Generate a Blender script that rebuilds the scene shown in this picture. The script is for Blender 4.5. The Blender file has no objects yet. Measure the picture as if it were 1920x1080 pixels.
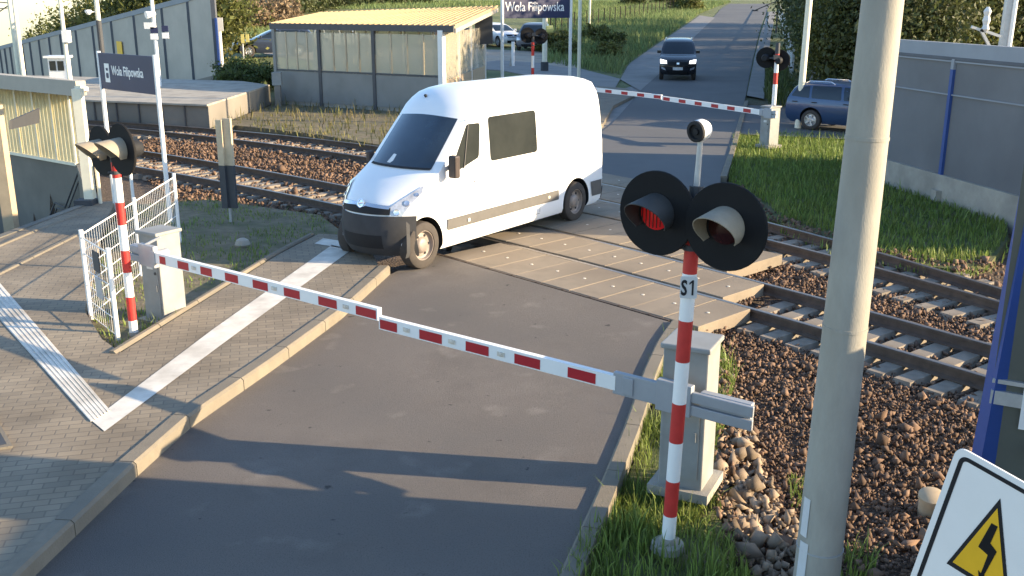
import bpy, bmesh, math, random
import numpy as np
from mathutils import Vector, Matrix
random.seed(7); RNG = np.random.default_rng(11)
S = bpy.context.scene; COL = S.collection
R = math.radians
# ------------------------------------------------------------------ camera, sky, sun, exposure
PITCH, HC, F = 0.28, 3.9, 1880.0
cam = bpy.data.cameras.new("camera"); cam_o = bpy.data.objects.new("camera", cam); COL.objects.link(cam_o)
cam.sensor_width = 36.0; cam.lens = 36.0*F/1920.0; cam.clip_end = 3000; cam.clip_start = 0.05
cam_o.location = (0, 0, HC); cam_o.rotation_euler = (math.pi/2-PITCH, 0, 0); S.camera = cam_o
SUN_EL, SUN_AZ = R(15.6), R(98.5)              # azimuth clockwise from +Y
w = bpy.data.worlds.new("World"); S.world = w; w.use_nodes = True
nt = w.node_tree; sky = nt.nodes.new('ShaderNodeTexSky'); sky.sky_type = 'NISHITA'; sky.sun_disc = False
sky.sun_elevation = SUN_EL; sky.sun_rotation = SUN_AZ; sky.altitude = 200; sky.air_density = 1.0; sky.dust_density = .5; sky.ozone_density = 2.5
nt.links.new(sky.outputs[0], nt.nodes['Background'].inputs[0]); nt.nodes['Background'].inputs[1].default_value = 0.145
sl = bpy.data.lights.new("sun", 'SUN'); sl.energy = 4.9; sl.angle = R(0.5); sl.color = (1.0, 0.79, 0.51)
so = bpy.data.objects.new("sun", sl); COL.objects.link(so)
sd = Vector((math.sin(SUN_AZ)*math.cos(SUN_EL), math.cos(SUN_AZ)*math.cos(SUN_EL), math.sin(SUN_EL)))
so.rotation_euler = sd.to_track_quat('Z', 'Y').to_euler(); so.location = (30, -5, 20)
S.view_settings.view_transform = 'Standard'; S.view_settings.look = 'None'; S.view_settings.gamma = 1
S.view_settings.exposure = 1.5
S.cycles.max_bounces = 6; S.cycles.transparent_max_bounces = 12; S.cycles.use_denoising = True
# ------------------------------------------------------------------ terrain and ground lookup
CP, SP = math.cos(PITCH), math.sin(PITCH)
def smooth(a, b, x):
    t = min(1, max(0, (x-a)/(b-a))); return t*t*(3-2*t)
def H(x, y):                                 # height of the land
    u = x/max(y, 1.0)
    z = .018*max(0, min(y, 270)-62)*smooth(-.37, -.29, u)
    d = max(0, -13.2-x)
    z -= .165*(d if d > 2 else d*d/4)*smooth(-.25, -.30, u)
    return z
def ray(px, py):
    a, b = (px-960)/F, -(py-540)/F
    return np.array([a, CP+SP*b, -SP+CP*b])
def at(px, py, z=0.0):                       # point at height z seen in the photograph at px, py
    d = ray(px, py); t = (z-HC)/d[2]; return Vector((d[0]*t, d[1]*t, z))
def att(px, py):                             # point on the land
    d = ray(px, py); t = 5.0
    while t < 600:
        x, y, z = d[0]*t, d[1]*t, HC+d[2]*t
        if z <= H(x, y): break
        t += .4
    return Vector((x, y, H(x, y)))
def zat(px, py, b):                          # height over point b that is seen at row py
    d = ray(px, py); return HC+d[2]*b[1]/d[1]
def atd(px, py, y):                          # point at depth y
    d = ray(px, py); t = y/d[1]; return Vector((d[0]*t, y, HC+d[2]*t))
# ------------------------------------------------------------------ materials
def mat(name, col, rough=.7, var=.15, scale=8.0, metal=0.0, bump=0.0, bscale=None, col2=None, coord='Object', spec=.4,
        island=0.0, trans=0.0, emit=None, detail=5, stretch=None, coat=0, dirt=None, dscale=1.0, speck=None):
    m = bpy.data.materials.new(name); m.use_nodes = True; t = m.node_tree; N = t.nodes; L = t.links
    p = N['Principled BSDF']; p.inputs['Roughness'].default_value = rough; p.inputs['Metallic'].default_value = metal
    p.inputs['Specular IOR Level'].default_value = spec
    if coat: p.inputs['Coat Weight'].default_value = coat; p.inputs['Coat Roughness'].default_value = .05
    c1 = tuple(col)+(1,)
    tc = N.new('ShaderNodeTexCoord')
    vec = tc.outputs['Object'] if coord == 'Object' else None
    if coord == 'World':
        g = N.new('ShaderNodeNewGeometry'); vec = g.outputs['Position']
    if stretch:
        mp = N.new('ShaderNodeMapping'); L.new(vec, mp.inputs[0]); mp.inputs['Scale'].default_value = stretch; vec = mp.outputs[0]
    out = None
    if var > 0 or col2:
        n = N.new('ShaderNodeTexNoise'); n.inputs['Scale'].default_value = scale; n.inputs['Detail'].default_value = detail
        n.inputs['Roughness'].default_value = .65
        L.new(vec, n.inputs['Vector']); r = N.new('ShaderNodeValToRGB'); L.new(n.outputs[0], r.inputs[0])
        r.color_ramp.elements[0].position = .3; r.color_ramp.elements[1].position = .7
        a = col2 if col2 else tuple(c*(1-var) for c in col)
        b = col if col2 else tuple(min(1, c*(1+var)) for c in col)
        r.color_ramp.elements[0].color = tuple(a)+(1,); r.color_ramp.elements[1].color = tuple(b)+(1,); out = r.outputs[0]
    if dirt:
        n2 = N.new('ShaderNodeTexNoise'); n2.inputs['Scale'].default_value = dscale; n2.inputs['Detail'].default_value = 8
        L.new(vec, n2.inputs['Vector']); r2 = N.new('ShaderNodeValToRGB'); L.new(n2.outputs[0], r2.inputs[0])
        r2.color_ramp.elements[0].position = .45; r2.color_ramp.elements[1].position = .72
        mx = N.new('ShaderNodeMixRGB'); L.new(r2.outputs[0], mx.inputs[0])
        if out: L.new(out, mx.inputs[1])
        else: mx.inputs[1].default_value = c1
        mx.inputs[2].default_value = tuple(dirt)+(1,); out = mx.outputs[0]
    if speck:
        for sc_, lo_, hi_, cc in ((5.5, .70, .74, speck), (1.7, .62, .75, tuple(c*1.35 for c in col)), (75, .50, .80, tuple(c*.55 for c in col))):
            n3 = N.new('ShaderNodeTexNoise'); n3.inputs['Scale'].default_value = sc_; n3.inputs['Detail'].default_value = 3; L.new(vec, n3.inputs['Vector']); r3 = N.new('ShaderNodeValToRGB'); L.new(n3.outputs[0], r3.inputs[0])
            r3.color_ramp.elements[0].position = lo_; r3.color_ramp.elements[1].position = hi_; m3 = N.new('ShaderNodeMixRGB'); L.new(r3.outputs[0], m3.inputs[0]); L.new(out, m3.inputs[1]); m3.inputs[2].default_value = tuple(cc)+(1,); out = m3.outputs[0]
    if island > 0:
        g2 = N.new('ShaderNodeNewGeometry'); mr = N.new('ShaderNodeMapRange'); L.new(g2.outputs['Random Per Island'], mr.inputs[0])
        mr.inputs[3].default_value = 1-island; mr.inputs[4].default_value = 1+island
        mu = N.new('ShaderNodeMixRGB'); mu.blend_type = 'MULTIPLY'; mu.inputs[0].default_value = 1
        if out: L.new(out, mu.inputs[1])
        else: mu.inputs[1].default_value = c1
        L.new(mr.outputs[0], mu.inputs[2]); out = mu.outputs[0]
    if out: L.new(out, p.inputs['Base Color'])
    else: p.inputs['Base Color'].default_value = c1
    if bump > 0:
        nb = N.new('ShaderNodeTexNoise'); nb.inputs['Scale'].default_value = bscale or scale*4; nb.inputs['Detail'].default_value = 4
        L.new(vec, nb.inputs['Vector']); bp = N.new('ShaderNodeBump'); bp.inputs['Strength'].default_value = bump
        bp.inputs['Distance'].default_value = .02; L.new(nb.outputs[0], bp.inputs['Height']); L.new(bp.outputs[0], p.inputs['Normal'])
    if emit:
        p.inputs['Emission Color'].default_value = tuple(emit[:3])+(1,); p.inputs['Emission Strength'].default_value = emit[3]
    if trans > 0:                             # thin leaf or blade: some light passes
        tr = N.new('ShaderNodeBsdfTranslucent'); ms = N.new('ShaderNodeMixShader'); ms.inputs[0].default_value = trans
        if out: L.new(out, tr.inputs[0])
        else: tr.inputs[0].default_value = c1
        L.new(p.outputs[0], ms.inputs[1]); L.new(tr.outputs[0], ms.inputs[2]); L.new(ms.outputs[0], N['Material Output'].inputs[0])
    return m
def glass_mat(name, tint, clear):
    m = bpy.data.materials.new(name); m.use_nodes = True; t = m.node_tree; N = t.nodes; L = t.links
    p = N['Principled BSDF']; p.inputs['Base Color'].default_value = tuple(tint)+(1,); p.inputs['Roughness'].default_value = .08
    tr = N.new('ShaderNodeBsdfTransparent'); tr.inputs[0].default_value = (.92, .93, .9, 1)
    ms = N.new('ShaderNodeMixShader'); ms.inputs[0].default_value = clear
    L.new(p.outputs[0], ms.inputs[1]); L.new(tr.outputs[0], ms.inputs[2]); L.new(ms.outputs[0], N['Material Output'].inputs[0]); return m
def paving_mat(name, c1, c2, cj, bw, bh, rot=0.0, offset=.5, bump=.25):
    m = bpy.data.materials.new(name); m.use_nodes = True; t = m.node_tree; N = t.nodes; L = t.links
    p = N['Principled BSDF']; p.inputs['Roughness'].default_value = .85
    g = N.new('ShaderNodeNewGeometry'); mp = N.new('ShaderNodeMapping'); mp.inputs['Rotation'].default_value = (0, 0, rot)
    L.new(g.outputs['Position'], mp.inputs[0])
    b = N.new('ShaderNodeTexBrick'); b.offset = offset; L.new(mp.outputs[0], b.inputs[0])
    b.inputs['Color1'].default_value = c1+(1,); b.inputs['Color2'].default_value = c2+(1,); b.inputs['Mortar'].default_value = cj+(1,)
    b.inputs['Scale'].default_value = 1; b.inputs['Brick Width'].default_value = bw; b.inputs['Row Height'].default_value = bh
    b.inputs['Mortar Size'].default_value = .008; b.inputs['Mortar Smooth'].default_value = .4
    n = N.new('ShaderNodeTexNoise'); n.inputs['Scale'].default_value = 1.3; n.inputs['Detail'].default_value = 9; L.new(g.outputs['Position'], n.inputs[0])
    r = N.new('ShaderNodeValToRGB'); r.color_ramp.elements[0].color = (.72, .7, .68, 1); r.color_ramp.elements[1].color = (1.15, 1.15, 1.15, 1)
    r.color_ramp.elements[0].position = .3; r.color_ramp.elements[1].position = .7; L.new(n.outputs[0], r.inputs[0])
    mu = N.new('ShaderNodeMixRGB'); mu.blend_type = 'MULTIPLY'; mu.inputs[0].default_value = 1
    L.new(b.outputs[0], mu.inputs[1]); L.new(r.outputs[0], mu.inputs[2]); L.new(mu.outputs[0], p.inputs['Base Color'])
    bp = N.new('ShaderNodeBump'); bp.invert = True; bp.inputs['Strength'].default_value = bump; bp.inputs['Distance'].default_value = .01
    L.new(b.outputs['Fac'], bp.inputs['Height']); L.new(bp.outputs[0], p.inputs['Normal']); return m
M = {}
M['asphalt'] = mat('asphalt', (.155, .137, .123), .88, .15, 1.1, bump=.6, bscale=170, coord='World', dirt=(.112, .103, .097), dscale=.55, spec=.3, speck=(.05, .047, .045))
M['far_asphalt'] = mat('far_asphalt', (.115, .113, .113), .85, .12, .6, coord='World', dirt=(.08, .08, .085), dscale=.15)
M['light_path'] = mat('light_path', (.21, .20, .19), .9, .15, .8, coord='World')
M['dust_road'] = mat('dust_road', (.33, .28, .22), .95, .2, .7, coord='World')
M['paving'] = paving_mat('paving', (.275, .225, .16), (.215, .178, .13), (.165, .137, .105), .2, .1, rot=R(-14))
M['slab_paving'] = paving_mat('slab_paving', (.26, .235, .2), (.23, .21, .18), (.13, .12, .105), .8, .6, rot=R(38), bump=.1)
M['kerb'] = mat('kerb_concrete', (.20, .172, .132), .9, .16, 3, bump=.2, bscale=60, coord='World', dirt=(.17, .15, .12), dscale=1.2)
M['tactile'] = mat('tactile_white', (.66, .62, .55), .8, .14, 6, coord='World', dirt=(.42, .38, .32), dscale=2.0)
M['concrete'] = mat('concrete', (.36, .33, .28), .9, .14, 3, bump=.25, bscale=50, dirt=(.24, .22, .19), dscale=1.4)
M['panel_concrete'] = mat('panel_concrete', (.245, .20, .15), .9, .18, 1.6, bump=.25, bscale=70, coord='World', dirt=(.17, .135, .10), dscale=.8)
M['wall_concrete'] = mat('wall_concrete', (.20, .185, .155), .9, .16, .9, coord='World', dirt=(.14, .13, .11), dscale=.5)
M['platform_concrete'] = mat('platform_concrete', (.22, .2, .175), .9, .16, .8, coord='World', dirt=(.13, .12, .105), dscale=.4)
M['pole_concrete'] = mat('pole_concrete', (.345, .325, .28), .88, .10, 9, bump=.14, bscale=120, dirt=(.285, .265, .225), dscale=3.2, stretch=(1, 1, .35))
M['sleeper'] = mat('sleeper_concrete', (.25, .215, .175), .9, .2, 5, dirt=(.15, .12, .09), dscale=2.2)
M['rail'] = mat('rail_rust', (.105, .075, .058), .65, .3, 6, spec=.3, coord='World')
M['rail_head'] = mat('rail_head', (.24, .21, .185), .35, .15, 9, metal=.7, coord='World')
M['ballast'] = mat('ballast_stone', (.185, .118, .08), .92, .25, 1.2, island=.45, coord='World', col2=(.125, .078, .052))
M['rubble'] = mat('rubble_stone', (.25, .19, .135), .92, .2, 3, island=.45, coord='World')
M['bed'] = mat('ballast_bed', (.125, .088, .062), .95, .4, 22, bump=1.0, bscale=45, coord='World', dirt=(.07, .052, .038), dscale=18)
M['dirt'] = mat('dirt', (.17, .14, .09), .95, .3, 5, bump=.6, bscale=30, coord='World', dirt=(.09, .095, .04), dscale=2.2)
M['turf'] = mat('turf', (.085, .10, .035), .95, .3, 6, bump=.6, bscale=40, coord='World', dirt=(.13, .11, .06), dscale=1.5)
M['meadow'] = mat('meadow', (.12, .15, .055), .95, .3, .5, bump=.5, bscale=6, coord='World', dirt=(.075, .12, .04), dscale=.12)
M['grass'] = mat('grass_blades', (.145, .215, .045), .6, .25, .9, island=.45, coord='World', trans=.35, col2=(.19, .235, .05))
M['grass_far'] = mat('meadow_blades', (.12, .20, .07), .7, .3, .25, island=.4, coord='World', trans=.3, col2=(.21, .23, .08))
M['dry'] = mat('dry_weeds', (.20, .15, .075), .8, .3, 1, island=.4, coord='World', trans=.3, col2=(.12, .14, .04))
M['leaf'] = mat('leaves_dark', (.055, .075, .024), .6, .3, .4, island=.45, trans=.3, coord='World', col2=(.085, .09, .03))
M['leaf_y'] = mat('leaves_yellow', (.15, .145, .035), .6, .3, .4, island=.45, trans=.35, coord='World', col2=(.085, .105, .03))
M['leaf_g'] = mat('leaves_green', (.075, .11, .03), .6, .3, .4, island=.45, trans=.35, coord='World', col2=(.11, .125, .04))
M['twig'] = mat('dry_twigs', (.23, .165, .10), .8, .25, .6, island=.4, trans=.2, coord='World')
M['bark'] = mat('bark', (.10, .075, .05), .9, .3, 6)
M['white'] = mat('white_paint', (.80, .79, .77), .45, .04, 3)
M['van_white'] = mat('van_white', (.80, .80, .81), .35, .02, 1.2, coat=.4)
M['red'] = mat('red_paint', (.50, .035, .03), .5, .12, 9)
M['red_sheet'] = mat('red_reflective', (.40, .018, .028), .4, .06, 20)
M['black'] = mat('black_paint', (.018, .019, .022), .7, .1, 8, spec=.25)
M['board_black'] = mat('board_black', (.012, .012, .013), .8, .1, 6, spec=.2)
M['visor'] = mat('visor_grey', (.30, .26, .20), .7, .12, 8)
M['visor_shaded'] = mat('visor_shaded', (.05, .05, .05), .6, .1, 8)  # visor grey darkened: the shadow of the neighbouring disc put into the colour
M['lens_on'] = mat('lens_lit', (.30, .008, .010), .25, .0, 8, emit=(1.0, .03, .03, .05))
M['lens_off'] = mat('lens_unlit', (.028, .006, .006), .2, .0, 8)
M['galv'] = mat('galvanised', (.42, .43, .44), .5, .10, 12, metal=.35)
M['grey_box'] = mat('grey_cabinet', (.27, .275, .27), .6, .08, 5, dirt=(.21, .205, .19), dscale=2)
M['grey_arm'] = mat('grey_arm', (.33, .345, .37), .55, .06, 6, metal=.2)
M['rubber'] = mat('tyre_rubber', (.055, .047, .042), .85, .2, 7)
M['rim'] = mat('steel_rim', (.26, .22, .195), .55, .15, 8, metal=.2)
M['rim_alloy'] = mat('alloy_rim', (.5, .5, .5), .35, .05, 8, metal=.6)
M['plastic'] = mat('dark_plastic', (.030, .030, .033), .75, .12, 6, spec=.25)
M['bumper'] = mat('bumper_plastic', (.05, .051, .055), .8, .12, 6, spec=.25)
M['trim'] = mat('side_trim', (.105, .10, .096), .6, .1, 6)
M['mirror_case'] = mat('mirror_case', (.045, .032, .03), .5, .1, 6)
M['glass_dark'] = mat('dark_glass', (.012, .018, .024), .05, 0, 1, spec=.6)
M['glass_screen'] = mat('windscreen_glass', (.035, .055, .08), .08, .5, .9, spec=.9, col2=(.008, .012, .018), coat=.6)
M['glass_cabin'] = mat('cabin_glass', (.042, .046, .042), .06, .4, .9, spec=.6, col2=(.022, .025, .024))
M['chrome'] = mat('chrome', (.7, .7, .72), .2, .03, 5, metal=.9)
M['lamp_glass'] = mat('headlamp_glass', (.50, .52, .56), .12, .35, 9, metal=.3, coat=.6)
M['lamp_on'] = mat('lamp_lit', (.9, .9, .95), .3, 0, 1, emit=(.95, .97, 1, 1.4))
M['number_plate'] = mat('number_plate', (.7, .7, .7), .5, .05, 5)
M['car_black'] = mat('car_black', (.012, .013, .018), .25, .05, 3, coat=.6)
M['car_blue'] = mat('car_blue', (.035, .07, .15), .3, .05, 2, coat=.5, metal=.2)
M['car_white'] = mat('car_white', (.72, .72, .72), .35, .03, 2, coat=.4)
M['car_silver'] = mat('car_silver', (.16, .165, .18), .35, .05, 2, coat=.4, metal=.3)
M['car_navy'] = mat('car_navy', (.03, .04, .07), .3, .05, 2, coat=.4)
M['sign_blue'] = mat('sign_navy', (.028, .034, .085), .55, .12, 2)
M['blue_steel'] = mat('blue_steel', (.025, .065, .25), .55, .08, 4)
M['blue_faded'] = mat('blue_faded', (.03, .07, .24), .6, .12, 4)
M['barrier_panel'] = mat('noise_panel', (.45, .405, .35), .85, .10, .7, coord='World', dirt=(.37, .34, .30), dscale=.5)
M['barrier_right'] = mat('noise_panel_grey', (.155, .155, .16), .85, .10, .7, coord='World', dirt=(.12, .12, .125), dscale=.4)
M['barrier_post'] = mat('barrier_post', (.095, .10, .115), .7, .1, 3)
M['barrier_cap'] = mat('barrier_cap', (.26, .275, .30), .7, .08, 1)
M['ribbed_yellow'] = mat('ribbed_yellow', (.60, .53, .33), .6, .10, 2, dirt=(.42, .36, .2), dscale=1.5)
M['roof_yellow'] = mat('roof_yellow', (.52, .37, .19), .7, .10, 1.2, dirt=(.46, .33, .16), dscale=.8)
M['roof_light'] = mat('roof_light', (.40, .36, .30), .7, .10, 1.2)
M['dark_steel'] = mat('dark_steel', (.075, .075, .08), .6, .1, 4)
M['grey_panel'] = mat('grey_panel', (.25, .245, .23), .8, .07, 1, dirt=(.2, .195, .18), dscale=1)
M['shed_panel'] = mat('hut_panel', (.10, .105, .09), .8, .08, 2)
M['cream_steel'] = mat('cream_steel', (.80, .74, .58), .6, .08, 3)
M['clear_glass'] = glass_mat('shelter_glass', (.62, .57, .46), .55)
M['tan'] = mat('tan_boards', (.52, .42, .29), .8, .14, 6)
M['anthracite'] = mat('anthracite', (.055, .058, .065), .7, .1, 5)
M['bolt'] = mat('bolt_bright', (.60, .54, .46), .6, .1, 5)
M['sticker'] = mat('sticker_white', (.6, .6, .6), .6, .1, 5)
M['yellow'] = mat('warning_yellow', (.78, .45, .02), .5, .06, 6)
M['yellow_pale'] = mat('pale_yellow', (.72, .62, .20), .6, .08, 6)
M['cap_tan'] = mat('cap_tan', (.46, .36, .24), .8, .1, 5)
M['brick'] = mat('house_wall', (.30, .29, .28), .9, .1, .6)
M['roof_brown'] = mat('roof_brown', (.35, .27, .20), .9, .15, 1)
M['skin'] = mat('skin', (.45, .28, .2), .6, .05, 5)
M['wood_dark'] = mat('dark_wood', (.07, .05, .04), .9, .2, 2)
M['paper'] = mat('paper_white', (.72, .72, .72), .7, .04, 5)
M['board_maroon'] = mat('board_maroon', (.09, .02, .025), .6, .1, 5)
M['sky_white'] = mat('sign_back_grey', (.55, .56, .57), .6, .06, 4)
# ------------------------------------------------------------------ mesh builder
class MB:
    def __init__(s): s.v = []; s.f = []; s.m = []; s.cm = 0
    def face(s, *pts):
        b = len(s.v); s.v += [tuple(p) for p in pts]; s.f.append(tuple(range(b, b+len(pts)))); s.m.append(s.cm); return s
    def raw(s, vs, fs):
        b = len(s.v); s.v += [tuple(p) for p in vs]
        for f in fs: s.f.append(tuple(i+b for i in f)); s.m.append(s.cm)
        return s
    def box(s, c, d, rz=0.0, ax=None):
        """box centred at c with full sizes d; ax = (X, Y, Z) unit axes"""
        if ax is None:
            X = Vector((math.cos(rz), math.sin(rz), 0)); Y = Vector((-math.sin(rz), math.cos(rz), 0)); Z = Vector((0, 0, 1))
        else: X, Y, Z = [Vector(a) for a in ax]
        c = Vector(c); X = X*d[0]/2; Y = Y*d[1]/2; Z = Z*d[2]/2
        v = [c+a*X+b*Y+e*Z for e in (-1, 1) for a, b in ((-1, -1), (1, -1), (1, 1), (-1, 1))]
        return s.raw(v, [(3, 2, 1, 0), (4, 5, 6, 7), (0, 1, 5, 4), (1, 2, 6, 5), (2, 3, 7, 6), (3, 0, 4, 7)])
    def bar(s, p, q, wdt, hgt=None, up=(0, 0, 1)):
        p = Vector(p); q = Vector(q); hgt = hgt or wdt; X = (q-p); ln = X.length; X.normalize(); up = Vector(up)
        if abs(X.dot(up)) > .99: up = Vector((0, 1, 0))
        Y = up.cross(X).normalized(); Z = X.cross(Y)
        return s.box((p+q)/2, (ln, wdt, hgt), ax=(X, Y, Z))
    def tube(s, p, q, r, r2=None, n=12, caps=True):
        p = Vector(p); q = Vector(q); r2 = r if r2 is None else r2; X = (q-p).normalized()
        a = Vector((0, 0, 1)) if abs(X.z) < .9 else Vector((1, 0, 0)); U = X.cross(a).normalized(); V = X.cross(U)
        vs = [p+(U*math.cos(t)+V*math.sin(t))*r for t in [2*math.pi*i/n for i in range(n)]]
        vs += [q+(U*math.cos(t)+V*math.sin(t))*r2 for t in [2*math.pi*i/n for i in range(n)]]
        fs = [(i, (i+1) % n, n+(i+1) % n, n+i) for i in range(n)]
        if caps: fs += [tuple(range(n-1, -1, -1)), tuple(range(n, 2*n))]
        return s.raw(vs, [f[::-1] for f in fs])
    def path(s, pts, r, n=8):
        for a, b in zip(pts, pts[1:]): s.tube(a, b, r, n=n)
        return s
    def lathe(s, prof, o=(0, 0, 0), axis=(0, 0, 1), n=24, close=False):
        """profile of (radius, along axis)"""
        o = Vector(o); A = Vector(axis).normalized(); a = Vector((0, 0, 1)) if abs(A.z) < .9 else Vector((1, 0, 0))
        U = A.cross(a).normalized(); V = A.cross(U); vs = []; fs = []; k = len(prof)
        for i in range(n):
            t = 2*math.pi*i/n; d = U*math.cos(t)+V*math.sin(t)
            vs += [o+d*r+A*h for r, h in prof]
        for i in range(n):
            j = (i+1) % n
            for e in range(k-1 if not close else k):
                f = (e+1) % k; fs.append((i*k+e, i*k+f, j*k+f, j*k+e))
        return s.raw(vs, fs)
    def prism(s, poly, z0, z1, zf=None):
        """polygon in plan from z0 to z1; zf lifts each corner by the land height"""
        n = len(poly); g = (lambda p: zf(p[0], p[1])) if zf else (lambda p: 0)
        if sum(poly[i][0]*poly[(i+1) % n][1]-poly[(i+1) % n][0]*poly[i][1] for i in range(n)) < 0: poly = poly[::-1]
        vs = [(p[0], p[1], z0+g(p)) for p in poly]+[(p[0], p[1], z1+g(p)) for p in poly]
        return s.raw(vs, [tuple(range(n-1, -1, -1)), tuple(range(n, 2*n))]+[(i, (i+1) % n, n+(i+1) % n, n+i) for i in range(n)])
    def plate(s, poly, o, U, V, th):
        """polygon given in (u, v) on the plane o, U, V with thickness th along UxV"""
        o = Vector(o); U = Vector(U).normalized(); V = Vector(V).normalized(); Nn = U.cross(V).normalized(); n = len(poly)
        if sum(poly[i][0]*poly[(i+1) % n][1]-poly[(i+1) % n][0]*poly[i][1] for i in range(n)) < 0: poly = poly[::-1]
        a = [o+U*p[0]+V*p[1] for p in poly]; b = [p+Nn*th for p in a]
        return s.raw(a+b, [tuple(range(n-1, -1, -1)), tuple(range(n, 2*n))]+[(i, (i+1) % n, n+(i+1) % n, n+i) for i in range(n)])
    def ribbon(s, L, Rr, dz=0.0, skirt=0.0):
        for (a, b), (c, d) in zip(zip(L, Rr), zip(L[1:], Rr[1:])):
            s.face((a[0], a[1], a[2]+dz), (b[0], b[1], b[2]+dz), (d[0], d[1], d[2]+dz), (c[0], c[1], c[2]+dz))
        return s
    def build(s, name, mats, parent=None, smooth=False, bevel=0.0):
        me = bpy.data.meshes.new(name); me.from_pydata([tuple(map(float, v)) for v in s.v], [], s.f)
        for m in (mats if isinstance(mats, (list, tuple)) else [mats]): me.materials.append(M[m] if isinstance(m, str) else m)
        me.polygons.foreach_set('material_index', s.m)
        if smooth: me.polygons.foreach_set('use_smooth', [True]*len(me.polygons))
        me.update(); o = bpy.data.objects.new(name, me); COL.objects.link(o)
        if parent: o.parent = parent
        if smooth:
            bm = bmesh.new(); bm.from_mesh(me); bmesh.ops.remove_doubles(bm, verts=bm.verts, dist=1e-5); bmesh.ops.recalc_face_normals(bm, faces=bm.faces)
            for e in bm.edges:
                if len(e.link_faces) == 2 and e.calc_face_angle(0) > R(38): e.smooth = False
            bm.to_mesh(me); bm.free()
        if bevel:
            b = o.modifiers.new('bevel', 'BEVEL'); b.width = bevel; b.segments = 2; b.limit_method = 'ANGLE'
        return o
def tag(o, label, cat, group=None):
    o['label'] = label; o['category'] = cat
    if group: o['group'] = group
    return o
def thing(name, label, cat, loc=(0, 0, 0), rz=0.0, group=None):
    o = bpy.data.objects.new(name, None); COL.objects.link(o); o.location = loc; o.rotation_euler = (0, 0, rz); o.empty_display_size = .2
    return tag(o, label, cat, group)
def struct(o): o['kind'] = 'structure'; return o
def stuff(o, label=None, cat=None):
    o['kind'] = 'stuff'
    if label: o['label'] = label; o['category'] = cat
    return o
def kids(o): return [c for c in bpy.data.objects if c.parent == o]
def dup(o, loc, rz=0.0, scale=None, label=None, parent=None, top=True):
    c = o.copy(); COL.objects.link(c)
    if top:
        c.location = loc; c.rotation_euler = (0, 0, rz)
        if scale: c.scale = scale if hasattr(scale, '__len__') else (scale,)*3
        if label: c['label'] = label
    else: c.parent = parent
    for k in kids(o): dup(k, None, parent=c, top=False)
    return c
def text_mesh(mb, txt, size, o, U, V, th=.004, squeeze=1.0, font_bold=0.0):
    """adds the lettering as solid letters on plane o, U, V (o = lower left)"""
    cu = bpy.data.curves.new('lettering', 'FONT'); cu.body = txt; cu.size = size; cu.extrude = th; cu.offset = font_bold; cu.resolution_u = 3
    ob = bpy.data.objects.new('lettering', cu); COL.objects.link(ob); dg = bpy.context.evaluated_depsgraph_get(); dg.update()
    me = bpy.data.meshes.new_from_object(ob.evaluated_get(dg)); U = Vector(U).normalized(); V = Vector(V).normalized(); Nn = U.cross(V); o = Vector(o)
    mb.raw([o+U*(v.co.x*squeeze)+V*v.co.y+Nn*v.co.z for v in me.vertices], [tuple(p.vertices) for p in me.polygons])
    wd = max(v.co.x for v in me.vertices)*squeeze
    bpy.data.objects.remove(ob); bpy.data.curves.remove(cu); bpy.data.meshes.remove(me); return wd
def fast_mesh(name, V, Fc, m, n=3):
    """V: (k,3) array, Fc: (f,n) array"""
    me = bpy.data.meshes.new(name); V = np.asarray(V, np.float32); Fc = np.asarray(Fc, np.int32)
    me.vertices.add(len(V)); me.vertices.foreach_set('co', V.ravel()); me.loops.add(Fc.size); me.loops.foreach_set('vertex_index', Fc.ravel())
    me.polygons.add(len(Fc)); me.polygons.foreach_set('loop_start', np.arange(0, Fc.size, n, dtype=np.int32))
    me.update(calc_edges=True); me.materials.append(M[m]); o = bpy.data.objects.new(name, me); COL.objects.link(o); return o
def inside(P, poly):
    x, y = P[:, 0], P[:, 1]; c = np.zeros(len(P), bool); n = len(poly)
    for i in range(n):
        x1, y1 = poly[i][0], poly[i][1]; x2, y2 = poly[(i+1) % n][0], poly[(i+1) % n][1]
        k = ((y1 > y) != (y2 > y)) & (x < (x2-x1)*(y-y1)/((y2-y1) if y2 != y1 else 1e-9)+x1); c ^= k
    return c
def scatter(poly, dens, clump=0.0, cs=1.0):
    A = np.array([[p[0], p[1]] for p in poly]); lo, hi = A.min(0), A.max(0); n = int(dens*np.prod(hi-lo))
    P = lo+RNG.random((n, 2))*(hi-lo); P = P[inside(P, poly)]
    if clump > 0 and len(P):
        f = np.sin(P[:, 0]*3.1/cs+1.3*np.sin(P[:, 1]*2.3/cs))+np.sin(P[:, 1]*4.3/cs+1.7*np.sin(P[:, 0]*1.9/cs))+.6*np.sin(P[:, 0]*9.7/cs+P[:, 1]*7.1/cs)
        P = P[RNG.random(len(P)) < np.clip(1-clump*.5+clump*.5*f, 0, 1)]
    return P
# ------------------------------------------------------------------ the ground, road, pavements
def gz(x, y): return H(x, y)-.26+.22*smooth(30, 46, y)*1.0
mb = MB(); rad = [1.5]; 
while rad[-1] < 1500: rad.append(rad[-1]*1.03+.12)
ang = [R(a) for a in np.linspace(-75, 75, 201)]; vs = []; fs = []
for r in rad:
    for a in ang: x, y = r*math.sin(a), r*math.cos(a)-3; vs.append((x, y, gz(x, y)))
HOLE = [(-8.75, 12.5), (-8.45, 16), (-8.15, 19.15), (-10.3, 23.9), (-13.4, 26.35), (-18, 29.7), (-19, 12.5)]
hm = inside(np.array(vs)[:, :2], HOLE); vs = [(v[0], v[1], -3.6) if k else v for v, k in zip(vs, hm)]
n = len(ang)
for i in range(len(rad)-1):
    for j in range(n-1): fs.append((i*n+j, i*n+j+1, (i+1)*n+j+1, (i+1)*n+j))
mb.raw(vs, fs)
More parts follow.
